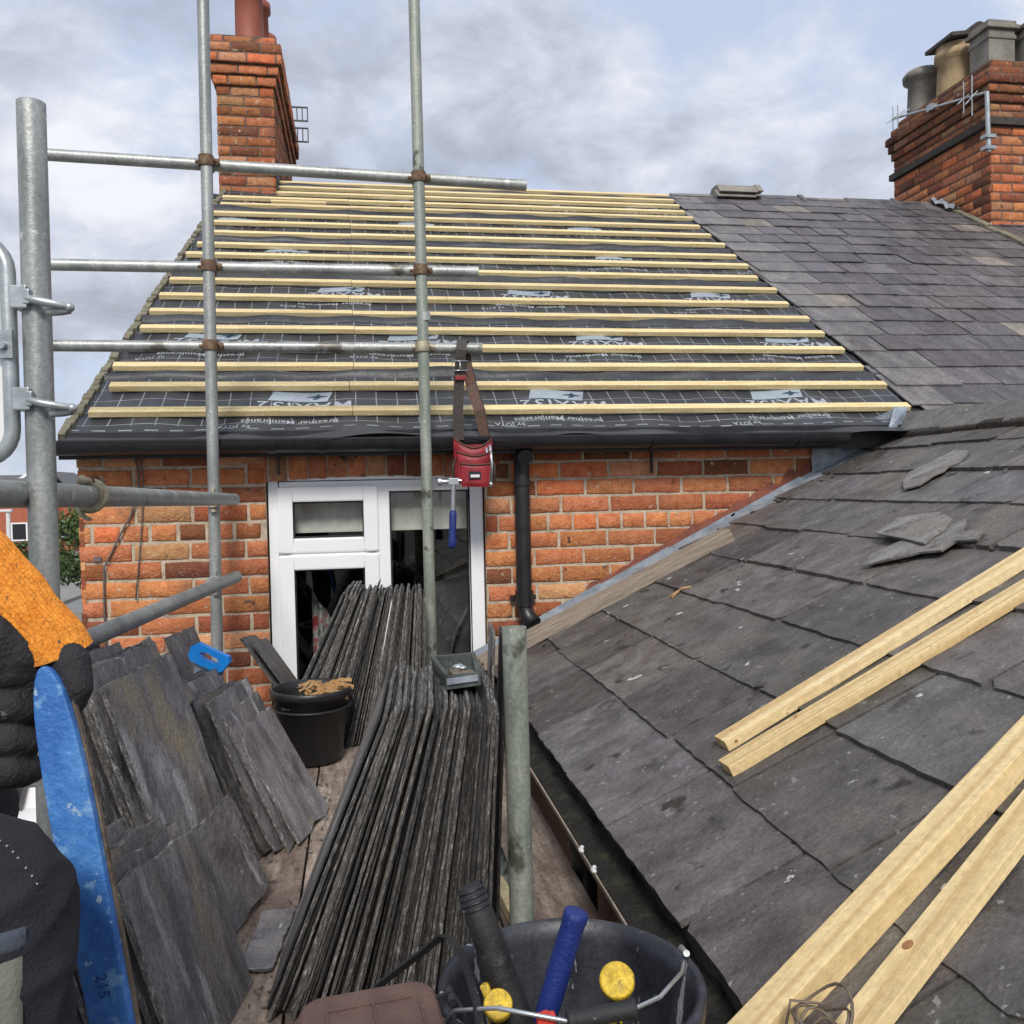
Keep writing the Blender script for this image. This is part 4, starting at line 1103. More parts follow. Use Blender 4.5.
def stack(Tl, Tr, Bl, Br, n, W, T, yaw, lab_l, lab_r, lab_m, group, vary=.012, seed=0, power=1.0):
    r = random.Random(seed)
    for i in range(n):
        f = (i/(n-1))**power
        Bp = Bl.lerp(Br, f); Tp = Tl.lerp(Tr, f); upv = Tp-Bp
        L = upv.length + r.uniform(-.014, .010) + (r.random() < .3)*r.uniform(-.028, .016)
        wd = V((math.sin(yaw+r.uniform(-.02, .02)), math.cos(yaw), 0))
        off = wd*r.uniform(-vary, vary)
        put_slate(Bp+off, upv+V((r.uniform(-.004, .004), r.uniform(-.012, .012), 0)), wd, W*r.uniform(.92, 1.05), L, T*r.uniform(.65, 1.35), r.randrange(5),
                  lab_l if i == 0 else lab_r if i == n-1 else lab_m, group)
wdir = lambda yaw: V((math.sin(yaw), math.cos(yaw), 0))
# tall front stack
stack(at_d(383, 708, 1.66), at_d(497, 706, 1.66), at_z(262, 1022), at_z(484, 1010), 56, .27, .0056, rad(3),
      'outermost left slate of the tall front stack, its broad face towards the saw pile', 'rightmost slate of the tall front stack, next to the green upright', 'dark slate standing on edge within the tall front stack', 'slates stacked on edge at the front', .024, 3)
for i, (px, py, hgt) in enumerate(((501, 665, .63), (507, 672, .60))):
    t = at_d(px, py, 1.86); put_slate(V((t.x-.055+.012*i, 1.80, FLOOR)), V((.05, .0, 1)), wdir(rad(6)), .22, .70-.02*i, .006, i,
        ('taller slate poking up at the back right of the front stack', 'tall chipped slate leaning on the green upright, behind the front stack')[i], 'slates stacked on edge at the front')
# rear stack in front of the window
stack(at_d(341, 594, 3.5), at_d(424, 588, 3.5), at_z(270, 748), at_z(424, 748), 52, .27, .0078, rad(4),
      'outermost left slate of the rear stack, leaning in front of the lower left window pane', 'slate at the right end of the rear stack, against the wall upright', 'dark slate standing on edge within the rear stack under the window', 'slates stacked on edge below the window', .02, 5)
# leaning piles on the left
def pile(Tn, Bn, yaw, tilt, n, W, T, gap, labels, group, seed, over=None):
    """front slate defined by its near edge; the rest lie behind it towards -normal"""
    r = random.Random(seed)
    upv = (Tn-Bn); L = upv.length; y = upv.normalized()
    wd = wdir(yaw)+V((0, 0, tilt)); x = (wd-y*wd.dot(y)).normalized(); z = x.cross(y)
    for i in range(n):
        sh = V((-math.cos(yaw), math.sin(yaw), 0))*(gap*i)
        Li = L + r.choice((0, .02, .04, -.02)) if i else L
        put_slate(Bn+sh+x*r.uniform(-.015, .015)*(i > 0), y+V((r.uniform(-.01, .01), r.uniform(-.02, .02), 0)), x+V((0, 0, r.uniform(-.03, .03))), W*(1 if i == 0 else r.choice((.9, 1, 1.05))), round(Li, 2), T, r.randrange(5),
                  labels[0] if i == 0 else labels[1], group, .004)
# pile A behind the blue lever
Tn = at_d(97, 688, 2.02); Bn = at_z(190, 938)
pile(Tn, Bn, rad(12), .08, 11, .36, .011, .022, ('large streaked slate on the face of the tall pile behind the blue lever', 'slate edge-on in the tall pile behind the blue lever'), 'slates leaning behind the blue lever', 2)
put_slate(at_z(226, 940)+V((.01, 0, 0)), V((-.22, 0, .55)), wdir(rad(14))+V((0, 0, .18)), .22, .25, .008, 3, 'short dark slate propped on the lower right of the large streaked slate', 'slates leaning behind the blue lever', .003)
# pile B with the saw
Tn = at_d(190, 702, 2.46); Bn = at_z(262, 860)
pile(Tn, Bn, rad(5), .28, 8, .36, .009, .017, ('broad notched slate at the back of the middle pile, below the saw', 'slate edge-on in the middle pile below the saw'), 'slates leaning in the middle pile', 4)
for i, (tx, ty, bx, by, W, lb) in enumerate(((205, 705, 273, 858, .33, 'holed slate second from the face of the middle pile'), (220, 718, 287, 852, .30, 'purple slate next to the face of the middle pile'), (233, 733, 299, 847, .29, 'purple slate on the face of the middle pile by the small bucket'))):
    Bn = at_z(bx, by); Tn = at_d(tx, ty, 900*1.0/(by-491)*1.0)
    wd = wdir(rad(5))+V((0, 0, .28)); put_slate(Bn, Tn-Bn, wd, W, round((Tn-Bn).length, 2), .008, i+1, lb, 'slates leaning in the middle pile', .004)
# slates behind the middle pile
for i, (t, bb, W, lb) in enumerate((((240, 640), (318, 746), .30, 'slate seen edge-on behind the middle pile, against the brick wall'), ((250, 642), (326, 746), .30, 'brown edged slate between the middle pile and the white window frame'),
                                    ((150, 660), (215, 800), .26, 'square ended slate behind the tall pile, left of the saw'), ((164, 640), (226, 790), .26, 'dark slate corner poking up just left of the saw handle'), ((110, 655), (185, 800), .3, 'pale slate standing behind the tall pile, under the sloping brace'))):
    Bn = at_z(*bb); d = 900/(bb[1]-491); Tn = at_d(t[0], t[1], d)
    put_slate(Bn, Tn-Bn, wdir(rad(-4 if i < 2 else 8))+V((0, 0, .1)), W, round((Tn-Bn).length, 2), .009, i, lb, 'slates leaning at the back of the platform', .004)
# pile C, nearest
Tn = at_d(110, 886, 1.52); Bn = at_z(184, 1094)
pile(Tn, Bn, rad(10), .05, 13, .34, .010, .026, ('scratched dark slate on the face of the nearest pile, beside the blue lever', 'slate edge-on in the nearest low pile by the blue lever'), 'slates leaning nearest the camera', 6)
# scrap of slate on the board
p = at_z(236, 975); put_slate(p+V((0, 0, .004)), V((.12, 1, .02)), V((1, -.1, 0)), .075, .26, .006, 2, 'narrow scrap of grey slate lying flat on the boards between the piles', None, .004)
mb = MB()
for i in range(140):
    q = at_z(R.uniform(225, 330), R.uniform(775, 1010)); w = R.uniform(.003, .011)
    mb.obox(q+V((0, 0, .001)), V((R.uniform(-1, 1), R.uniform(-1, 1), 0)).normalized()*w*1.8, V((R.uniform(-1, 1), R.uniform(-1, 1), .1)).normalized()*w, (0, 0, .003), R.choice((0, 0, 1)))
tag(mb.build('slate_chips', ('slate_edge', 'verge_mortar')), kind='stuff')

# ------------------------------------------------------------------ broken slates and timber on the extension roof
def poly_on_roof(name, pxs, h, T, label, cat, mat=('roof_slate',), lift=None):
    base = [px_ext(x, y, h) for x, y in pxs]
    mb = MB(); pts = []
    for i, p in enumerate(base):
        q = base[(i+1) % len(base)]
        L = (q-p).length; k = max(1, int(L/.04))
        for j in range(k):
            w = p.lerp(q, j/k)
            if j: w += V((R.uniform(-.005, .005), R.uniform(-.007, .007), 0))
            pts.append(w)
    mb.prism(pts, EN*T, 0, (1.9, 1.9, 1.95))
    return tag(mb.build(name, mat, origin=base[0]), label, cat)
poly_on_roof('broken_slate', [(904, 481), (911, 473), (956, 451), (969, 452), (966, 458), (920, 486), (905, 490)], .040, .007, 'long pointed slate fragment lying loose near the ridge of the extension roof', 'broken slate')
poly_on_roof('broken_slate', [(876, 534), (900, 519), (940, 513), (953, 520), (945, 530), (925, 545), (905, 540)], .056, .006, 'rounded piece of broken slate lying on top of the jagged one', 'broken slate')
poly_on_roof('broken_slate', [(862, 567), (872, 556), (905, 541), (938, 531), (968, 520), (962, 533), (984, 532), (978, 541), (956, 543), (942, 552), (920, 554)], .046, .007, 'jagged light grey broken slate lying flat on the extension roof above the battens', 'broken slate')
def strip(name, L0, L1, w, T, a0, a1, mat, label, cat, group=None, h=.032, bevel=.0015, knot=None):
    """timber lying on the extension roof, set out from the far edge of its top face"""
    c0, c1 = px_ext(*L0, h+T), px_ext(*L1, h+T); d = (c1-c0).normalized(); s = EN.cross(d); L = (c1-c0).length
    mb = MB(); mb.obox(V((a0, -w, -T)), (a1*L-a0, 0, 0), (0, w, 0), (0, 0, T))
    M = Matrix((d, s, EN)).transposed().to_4x4(); M.translation = c0
    if knot:
        k_ = M.inverted() @ px_ext(knot[0], knot[1], h+T)
        mb.lathe([(.0095, -.002), (.0092, .0004), (.006, .0006), (0, .0006)], (k_.x, k_.y, 0), (0, 0, 1), 18, 1, True, sx=1.25)
    me = mb.build(name, (mat, 'knot_wood'), bevel=bevel); me.matrix_world = M
    return tag(me, label, cat, group)
strip('roof_batten', (714, 736), (937, 600), .056, .027, 0, 2.1, 'plank_wood', 'upper of two short pale battens lying side by side on the extension roof', 'batten', 'battens lying on the extension roof')
strip('roof_batten', (718, 760), (987, 600), .056, .027, 0, 1.8, 'plank_wood', 'lower of two short pale battens lying side by side on the extension roof', 'batten', 'battens lying on the extension roof')
strip('timber_plank', (726, 1024), (1024, 714), .056, .040, -.4, 2.2, 'plank_wood', 'thick rough sawn pale plank across the lower right corner of the roof', 'plank', 'planks lying on the extension roof')
strip('timber_plank', (832, 1024), (1024, 788), .054, .022, -.4, 2.2, 'plank_wood', 'flat pale plank with a round knot, lowest on the right', 'plank', 'planks lying on the extension roof', knot=(908, 945))
strip('timber_board', (526, 630), (706, 536), .10, .055, -.32, 1.09, 'aged_wood', 'weathered grey board lying along the lead flashing at the foot of the brick wall', 'board', bevel=.004)
# twig and leaf litter
mb = MB(); p = px_ext(672, 598, .03); mb.path([p, p+EU*.05+V((0, .02, .012)), p+EU*.09+V((0, .0, .004))], .004, 6); mb.path([p+V((0, .03, 0)), p+EU*.04+V((0, .02, .01))], .003, 6)
tag(mb.build('twig', 'shaving', origin=p), 'small orange brown twig lying on the slates near the weathered board', 'twig')
# loop of tying wire on the flat plank
c = px_ext(822, 1044, .06); mb = MB()
for k in range(4):
    rr = .026+.004*k; ph = k*1.3
    mb.path([c+V((0, 0, .014*k))+EU*rr*math.cos(a_+ph)+V((0, rr*1.2*math.sin(a_+ph), .012*math.sin(a_*2+k))) for a_ in [2*math.pi*i/20 for i in range(20)]], .0022, 6, closed=True)
mb.path([c+EU*.02+V((0, .02, .03)), c+EU*-.02+V((0, .05, .04)), c+EU*-.04+V((0, .03, .02))], .0022, 6)
tag(mb.build('tying_wire', 'steel_worn', origin=c), 'tangled coil of dark tying wire on the planks at the bottom edge', 'wire')

# ------------------------------------------------------------------ tool pouch hanging from the rail, with a hammer
hp = at_Y(461, 348, RY); px_m = hp.z and 3.9/900
pc0 = at_Y(472, 463, RY-.03)
pouch = thing('tool_pouch', 'red leather tool pouch hanging by its belt from the end of the lowest rail', 'tool pouch', (pc0.x, pc0.y, pc0.z-.1))
s = 3.85/900
def PP(px, py, dy=0.0): return at_Y(px, py, RY-.03+dy)
mb = MB()
mb.path([PP(459, 440, .0), PP(458, 410, 0), PP(459, 385, 0), PP(460, 365, -.01), PP(461, 350, -.016), PP(462, 340.5, .005), PP(463, 339.5, .03), PP(465, 345, .062), PP(467, 365, .06), PP(472, 385, .05), PP(480, 410, .03), PP(486, 440, .03)], .01, flat=(.045, .005), ref=(1, 0, 0))
mb.build('belt', 'dark_leather', pouch)
mb = MB(); mb.path([PP(466, 362, .052), PP(471, 385, .042), PP(479, 410, .022), PP(485, 440, .022)], .01, flat=(.046, .004), ref=(1, 0, 0)); mb.build('strap', 'brown_leather', pouch)
mb = MB(); q = PP(460, 369, -.016); w, h_ = .033, .035
mb.path([q+V((-w, 0, h_)), q+V((w, 0, h_)), q+V((w, 0, -h_*.2)), q+V((-w, 0, -h_*.2))], .0035, 8, closed=True); mb.path([q+V((0, -.004, h_)), q+V((0.0, -.008, -h_*.3))], .0028, 6); mb.build('buckle', 'steel', pouch)
mb = MB(); q0, q1 = PP(455, 374, -.013), PP(466, 379, -.013); mb.box(q0.x-.0, q1.x, q0.y-.004, q0.y+.003, q1.z-.004, q0.z-.006); mb.build('belt_loop', 'red_leather', pouch, bevel=.002)
def pocket(x0, x1, y0, y1, thick, d0, mat, name, curve=.0, rim=True):
    tl, tr_, bl, br = PP(x0, y0), PP(x1, y0), PP(x0+2, y1), PP(x1-2, y1)
    mb = MB()
    f = lambda u, v: (tl.lerp(tr_, u)).lerp(bl.lerp(br, u), v) + V((0, d0-thick*math.sin(math.pi*min(max(u, .02), .98))**.45*(1 if v > .12 else .85)*(1-.25*(v > .9)), -curve*math.sin(math.pi*u)*(1-v)))
    bk = lambda u, v: (tl.lerp(tr_, 1-u)).lerp(bl.lerp(br, 1-u), v) + V((0, d0+.018, 0))
    mb.sheet(f, 20, 16); mb.sheet(bk, 6, 4)
    mb.sheet(lambda u, v: f(u, 1).lerp(bk(1-u, 1), v), 20, 3); mb.sheet(lambda u, v: f(0, v).lerp(bk(1, v), u), 3, 16); mb.sheet(lambda u, v: bk(0, v).lerp(f(1, v), u), 3, 16)
    if rim: mb.path([f(i/16, 0)+V((0, -.002, 0)) for i in range(17)], .0035, 6, 1)
    return mb.build(name, (mat, 'brown_leather'), pouch)
pocket(453, 492, 438, 482, .05, .0, 'red_leather', 'pouch_body', .045)
pocket(455.5, 489, 452, 484, .035, -.045, 'red_leather', 'front_pocket', .02)
pocket(458.5, 488, 464, 487, .02, -.075, 'red_leather', 'front_pocket', .006)
mb = MB(); q0, q1 = PP(469, 471.5, -.101), PP(481, 478.5, -.101); mb.box(q0.x, q1.x, q0.y, q0.y+.008, q1.z, q0.z); zz = (q0.z+q1.z)/2; mb.box(q0.x+.006, q1.x-.006, q0.y-.003, q0.y+.001, zz-.010, zz+.002, 1)
mb.build('maker_patch', ('black_plastic', 'label_white'), pouch)
mb = MB(); q = PP(456, 470, -.03); mb.path([q+V((0, 0, .05)), q+V((-.014, -.02, .02)), q+V((-.014, -.02, -.04)), q+V((0, 0, -.06))], .004, 8); mb.build('side_loop', 'dark_leather', pouch); mb = MB()
q = PP(491, 470, -.03); mb.path([q+V((0, 0, .05)), q+V((.014, -.02, .02)), q+V((.014, -.02, -.04)), q+V((0, 0, -.06))], .004, 8)
mb.build('side_loop', 'dark_leather', pouch)
# pliers-like tool in the right loop
q = PP(489, 452, -.04); mb = MB(); mb.path([q+V((.004, 0, .03)), q+V((.012, 0, -.06)), q+V((.006, 0, -.13))], .007, 8); mb.path([q+V((-.012, 0, .02)), q+V((.0, 0, -.06)), q+V((.0, 0, -.13))], .006, 8); mb.ball(q+V((.004, 0, -.14)), .012, 6)
tag(mb.build('pliers', 'steel', origin=q), 'pliers tucked in the right side loop of the red pouch', 'pliers')
# hammer
hm = thing('claw_hammer', 'claw hammer with chrome shaft and dark blue grip hanging from the red pouch', 'hammer', tuple(PP(453, 520, -.05)))
mb = MB(); h0, h1, h2 = PP(453.5, 483, -.05), PP(453, 512, -.05), PP(452.5, 549, -.05)
mb.cyl(h0, h1, .0095, n=12); mb.build('shaft', 'steel', hm)
mb = MB(); mb.lathe([(0, 0), (.012, .001), (.0165, .02), (.0155, .08), (.018, .135), (.019, .155), (.015, .162), (0, .163)], h1+V((0, 0, .008)), h2-h1, 14); mb.build('grip', 'navy_rubber', hm)
mb = MB(); c = PP(453.5, 481.5, -.05); mb.cyl(c+V((-.02, 0, 0)), c+V((-.052, 0, 0)), .010, n=12); mb.cyl(c+V((-.05, 0, 0)), c+V((-.068, 0, 0)), .0165, n=14); mb.obox(c+V((-.022, -.012, -.014)), (.044, 0, 0), (0, .024, 0), (0, 0, .028))
for sg in (-1, 1): mb.path([c+V((.018, sg*.004, .004)), c+V((.04, sg*.009, .002)), c+V((.065, sg*.012, -.014))], [.009, .007, .0035], 8)
mb.build('head', 'steel', hm, bevel=.002)

# ------------------------------------------------------------------ saw
sw = thing('hand_saw', 'hand saw with a bright blue handle tucked behind the middle slate pile', 'saw', tuple(at_d(205, 660, 2.75)))
d = 2.78
mb = MB(); A_ = [at_d(x, y, d) for x, y in ((197, 657), (224, 671), (196, 760), (176, 742))]; off = fw*.0025; mb.prism(A_, off); mb.build('blade', 'saw_steel', sw)
mb = MB()
o_ = [(191, 646), (198, 643), (212, 650), (228, 657), (229, 663), (222, 672), (215, 673), (203, 667), (190, 661), (188, 655)]
i_ = [(199, 653), (204, 652), (217, 659), (219, 662), (215, 664), (203, 659)]
OP = [at_d(x, y, d-.014) for x, y in o_]; IP = [at_d(x, y, d-.014) for x, y in i_]
def ring(mb, OP, IP, off):
    n = 40
    def samp(P, k):
        f = k/n*len(P); i = int(f) % len(P); return P[i].lerp(P[(i+1) % len(P)], f-int(f))
    # align starts by angle
    c = sum(IP, V())/len(IP)
    a = mb.add([samp(OP, k) for k in range(n)]); 
    near = []
    for k in range(n):
        p = samp(OP, k); best = min((( (samp(IP, q)-p).length), q) for q in range(n))[1]; near.append(samp(IP, best))
    b_ = mb.add(near); a2_ = mb.add([samp(OP, k)+off for k in range(n)]); b2_ = mb.add([p+off for p in near])
    for k in range(n):
        j = (k+1) % n
        mb.face((a+k, a+j, b_+j, b_+k)); mb.face((a2_+j, a2_+k, b2_+k, b2_+j)); mb.face((a+j, a+k, a2_+k, a2_+j)); mb.face((b_+k, b_+j, b2_+j, b2_+k))
ring(mb, OP, IP, fw*.028)
mb.build('handle', 'blue_plastic', sw)

# ------------------------------------------------------------------ small bucket with shavings
def bucket(name, c, r1, r0, H, label, mats):
    t = thing(name, label, 'bucket', c)
    mb = MB(); w = .004
    mb.lathe([(0, 0), (r0-.01, 0), (r0, .008), (r1-.004, H-.03), (r1+.006, H-.028), (r1+.008, H-.002), (r1+.004, H), (r1-w, H-.001), (r1-w-.003, H-.03), (r0-w, .012), (0, .010)], c, n=48)
    mb.lathe([(r1-.012, H-.075), (r1+.002, H-.073), (r1+.002, H-.068), (r1-.012, H-.066)], c, n=48)
    mb.build('bucket_body', mats, t); return t
b2c = at_z(313, 760); b2c.z = FLOOR+.004
sb = bucket('rubble_bucket', b2c, .142, .108, .27, 'small black bucket of wood shavings between the rear stack and the middle pile', 'black_plastic')
mb = MB(); hc = b2c+V((0, 0, .262)); mb.path([hc+V((math.cos(a_)*.15, math.sin(a_)*.15*.9-.0, -.02-.05*math.sin(a_)*0)) for a_ in [math.pi*(.0+i/14) for i in range(15)]], .003, 6); mb.build('handle', 'steel_worn', sb)
mb = MB(); r = random.Random(4)
for i in range(34):
    q = b2c+V((r.uniform(-.06, .08), r.uniform(-.09, .06), .225+r.uniform(0, .04))); a_ = r.uniform(-.6, .9)
    dd = V((math.cos(a_), math.sin(a_), r.uniform(-.1, .35))).normalized(); L = r.uniform(.04, .10)
    mb.path([q, q+dd*L*.5+V((0, 0, .012)), q+dd*L], .01, flat=(r.uniform(.006, .016), .003))
tag(mb.build('wood_offcuts', 'shaving', origin=b2c+V((0, 0, .23))), 'orange wood slivers and shavings heaped in the small black bucket', 'wood offcuts', kind='stuff')
mb = MB()
for i in range(90):
    a_ = r.uniform(0, 6.28); rr = .12*math.sqrt(r.random()); mb.ball(b2c+V((rr*math.cos(a_), rr*math.sin(a_), .215)), r.uniform(.008, .022), 4, 0, (1, 1, .6))
mb.lathe([(0, .20), (.128, .20)], b2c, n=24)
tag(mb.build('rubble', 'slate_edge', origin=b2c+V((0, 0, .2))), 'grey slate rubble filling the small black bucket', 'rubble', kind='stuff')

# ------------------------------------------------------------------ dark tray on the front stack
tp0 = [at_d(x, y, dd) for x, y, dd in ((432, 668, 1.93), (476, 664, 1.93), (481, 683, 1.72), (446, 688, 1.72))]
tz = max(p.z for p in tp0)
mb = MB(); P = tp0; cc = sum(P, V())/4
upn = (P[1]-P[0]).cross(P[3]-P[0]).normalized(); upn = upn if upn.z > 0 else -upn
tr_o = thing('tin_tray', 'small dark metal tray resting on top of the front slate stack', 'tray', tuple(cc))
mb.prism([p-upn*.004 for p in P], upn*.004, 0)
for i in range(4):
    p, q = P[i], P[(i+1) % 4]; inn = (cc-(p+q)/2).normalized(); 
    mb.prism([p, q, q+inn*.007+(cc-q).normalized()*.003, p+inn*.007+(cc-p).normalized()*.003], upn*(.022 if i == 2 else .026))
mb.build('tray_body', 'tin_box', tr_o, bevel=.002)
mb = MB(); p, q = P[3].lerp(P[2], .05), P[3].lerp(P[2], .93); mb.prism([p+upn*.006-fw*.002, q+upn*.006-fw*.002, q+upn*.018-fw*.002, p+upn*.018-fw*.002], -fw*.003); mb.build('label_strip', 'lead', tr_o)
mb = MB()
for k in range(9): 
    q = cc+(P[1]-cc)*R.uniform(-.4, .5)+(P[2]-cc)*R.uniform(-.3, .5)+upn*.006; mb.ball(q, R.uniform(.005, .011), 5, R.choice((0, 0, 1, 2)), (1.4, 1, .6))
tag(mb.build('fixings', ('steel_worn', 'red_plastic', 'zinc'), origin=cc), 'loose nails and fixings lying in the small dark tray', 'fixings', kind='stuff')

# ------------------------------------------------------------------ foreground bucket of tools
fr = at_d(571, 980, 1.19); FB = V((fr.x, fr.y, FLOOR+.003)); FH = fr.z-FB.z
fb = bucket('tool_bucket', FB, .168, .128, FH, 'large black bucket of tools in the foreground, with a wire handle', 'bucket_plastic')
print('bucket H', FH)
# handle: wire pivoted at the two sides and folded forward over the near rim
rc_ = FB+V((0, 0, FH-.02))
hL = rc_+V((-.172, -.03, 0)); hR = rc_+V((.166, .045, 0))
g0_, g1_ = at_d(567, 1021, 1.02), at_d(636, 1008, 1.03)
mb = MB(); mb.path([hL, hL+V((.01, -.05, .045)), at_d(497, 1008, 1.01), g0_, g1_, at_d(660, 997, 1.06), at_d(682, 972, 1.13), hR+V((0.004, -.01, .01)), hR], .0026, 8)
mb.build('handle_wire', 'steel', fb)
mb = MB(); ax = (g1_-g0_); mb.lathe([(0, 0), (.0105, 0), (.0115, .004), (.0102, .008), (.0102, ax.length-.008), (.0118, ax.length-.004), (.0112, ax.length), (0, ax.length)], g0_, ax, 16); mb.build('grip', 'black_rubber', fb)
mb = MB(); mb.path([hR+V((0, -.03, .03)), hR+V((.006, -.015, .02)), hR+V((.004, .0, .022)), hR+V((.0, .01, .0)), hR+V((-.006, -.005, -.02))], .0045, 8); mb.ball(hR, .008, 6); mb.build('ear', 'galvanised', fb); mb = MB(); mb.ball(hL, .008, 6); mb.build('ear', 'galvanised', fb)
# tools standing in it
def in_bucket(top, foot): return V(top), V(foot)
tb = FB+V((0, 0, .03))
def tool(name, label, cat, top, toward, segs, n=18):
    """segs: list of (material, profile with distances from the top); toward: where the tool's foot rests in the bucket"""
    t = thing(name, label, cat, tuple(toward)); ax = (toward-top).normalized()
    for nm, mt, prof in segs:
        mb = MB(); mb.lathe(prof, top, ax, n); mb.build(nm, mt, t)
    return t
top = at_d(577, 911, 1.13); ft = at_d(541, 1032, 1.13); ax = (ft-top).normalized(); foot = top+ax*.36
L = (foot-top).length
tool('hammer', 'hammer standing in the tool bucket with its navy blue rubber grip up', 'hammer', top, foot,
     (('grip', 'navy_rubber', [(0, 0), (.014, .0), (.0158, .002), (.0158, .01), (.0148, .02)] + [(.0146+.0006*(k % 2), .025+.012*k) for k in range(9)] + [(.0135, .15), (.011, .16), (0, .16)]), ('shaft', 'steel', [(0, .155), (.009, .156), (.009, L), (0, L)])))
top = at_d(469, 884, 1.12); ft = at_d(510, 1003, 1.10); ax = (ft-top).normalized(); foot = top+ax*.36; L = .36
t_ = tool('mallet', 'black handled tool leaning in the left of the tool bucket, with a ridged cap', 'tool', top, foot,
     (('handle', 'black_rubber', [(0, .0), (.012, .001), (.0165, .008), (.0165, .03), (.018, .034), (.0185, .06), (.0205, .14), (.021, .2), (.02, L), (0, L)]),))
mb = MB()
for k in range(4): 
    c = top+ax*(.006+.0075*k); mb.lathe([(.0165, -.0016), (.0182, -.001), (.0182, .001), (.0165, .0016)], c, ax, 18)
mb.build('ridge', 'bucket_plastic', t_)
# yellow capped tools
for px, py, dd, r_, nm, lb in ((617, 980, 1.13, .0225, 'yellow_cap', 'round mottled yellow plastic cap standing in the right of the tool bucket'), (498, 1004, 1.06, .0175, 'yellow_cap', 'smaller round yellow cap at the left of the tool bucket')):
    c = at_d(px, py, dd); axd = (V((0, 0, 0))-c).normalized()+V((0, 0, .25)); axd.normalize()
    t = thing('sealant_tube', lb, 'round cap', tuple(c))
    mb = MB(); mb.lathe([(0, -.02), (r_*.9, -.02), (r_, -.014), (r_, -.003), (r_*.95, .001), (r_*.86, .003), (r_*.78, .0018), (r_*.4, .0045), (0, .006)], c, axd, 28); mb.build('cap', 'yellow_plastic', t)
    mb = MB(); mb.cyl(c-axd*.029, V((c.x+.0, c.y+.03, FB.z+.02)), .009, n=10); mb.build('stem', 'black_plastic', t)
c = at_d(484, 985, 1.09); mb = MB(); mb.path([c, c+up*-.012+rt*.005, c+up*-.024+rt*.008, c+V((.03, .05, -.2))], [.0055, .006, .006, .005], 8)
tag(mb.build('pencil', 'yellow_plastic', origin=c), 'yellow carpenter pencil end between the black tool and the left yellow cap', 'pencil')
c = at_d(546, 1016, 1.03); mb = MB(); mb.obox(c+V((-.011, -.006, -.20)), (.022, 0, 0), (0, .012, 0), (0, 0, .203)); mb.obox(c+V((-.0045, -.007, -.02)), (.009, 0, 0), (0, .014, 0), (0, 0, .024))
tag(mb.build('chisel', 'red_plastic', bevel=.003, origin=c), 'red plastic handle end at the near rim of the tool bucket', 'tool')
mb = MB(); c = at_d(602, 1026, 1.06)
for k in range(60):
    q = c+V((R.uniform(-.03, .03), R.uniform(-.012, .012), -.16)); mb.path([q, q+V((R.uniform(-.012, .012), R.uniform(-.01, .01), .16))], .0012, 4)
mb.obox(c+V((-.035, -.018, -.2)), (.07, 0, 0), (0, .036, 0), (0, 0, .045))
tag(mb.build('brush', 'yellow_plastic', origin=c), 'brush with yellow green bristles at the near rim of the tool bucket', 'brush')
# bent strap / lead of the bag
mb = MB(); mb.path([at_d(x, y, dd) for x, y, dd in ((378, 986, 1.25), (400, 969, 1.22), (425, 950, 1.18), (441, 936, 1.15), (450, 937, 1.13), (458, 948, 1.11), (468, 972, 1.08), (476, 1000, 1.05), (480, 1026, 1.03), (481, 1060, 1.01))], .006, flat=(.010, .004), ref=tuple(rt))
tag(mb.build('carry_strap', 'black_rubber', origin=at_d(445, 940, 1.15)), 'thin black carry strap looping up between the brown case and the tool bucket', 'strap')

# brown case
cs = thing('tool_case', 'brown textured tool case at the bottom edge, in front of the tall front stack', 'case', (at_d(390, 1060, 1.0).x, 1.0, FLOOR))
qa, qb = at_d(312, 1000, 1.10), at_d(428, 979, 1.14)
ux = (qb-qa); Wc = ux.length+.02; ux = ux.normalized(); uy = V((.02, -1, -.16)); uy = (uy-ux*uy.dot(ux)).normalized(); uz = ux.cross(uy); uz = uz if uz.z > 0 else -uz
def rbox(mb, O, a, b_, c, r=.02, n=5, mi=0):
    """rounded-corner plate: outline a x b with rounded corners, extruded by c downwards"""
    A_, B_ = a.length, b_.length; ea, eb = a.normalized(), b_.normalized(); pts = []
    for cx_, cy_, a0 in ((A_-r, B_-r, 0), (r, B_-r, 90), (r, r, 180), (A_-r, r, 270)):
        for k in range(n+1):
            t_ = rad(a0+90*k/n); pts.append(O+ea*(cx_+r*math.cos(t_))+eb*(cy_+r*math.sin(t_)))
    mb.prism(pts, c, mi)
mb = MB(); O = qa-ux*.016-uy*.004; Dc = .24
rbox(mb, O-uz*.03, ux*Wc, uy*Dc, -uz*.30, .03)
mb.build('case_body', 'brown_case', cs, bevel=.006, seg=3)
mb = MB(); rbox(mb, O+uz*.0-ux*.002-uy*.002, ux*(Wc+.004), uy*(Dc+.004), -uz*.028, .03); mb.build('lid', 'brown_case', cs, bevel=.009, seg=3)
mb = MB()
for f, w in ((.18, .0035), (.52, .0035), (.86, .0035)): mb.obox(O+ux*(Wc*f)+uy*.03+uz*-.001, ux*w, uy*(Dc-.06), uz*.0035)
mb.obox(O+ux*.03+uy*.028-uz*.001, ux*(Wc-.06), uy*.0035, uz*.0035)
mb.build('lid_rib', 'brown_case', cs, bevel=.0015)
mb = MB(); q = O+ux*(Wc-.004)+uy*.035-uz*.01; mb.path([q, q+ux*.022+uz*.006, q+ux*.032+uy*.012-uz*.01, q+ux*.034+uy*.05-uz*.05], .005, flat=(.014, .005)); mb.cyl(q+ux*.022+uz*.006-uy*.01, q+ux*.022+uz*.006+uy*.014, .006, n=10)
mb.build('catch', 'black_plastic', cs)
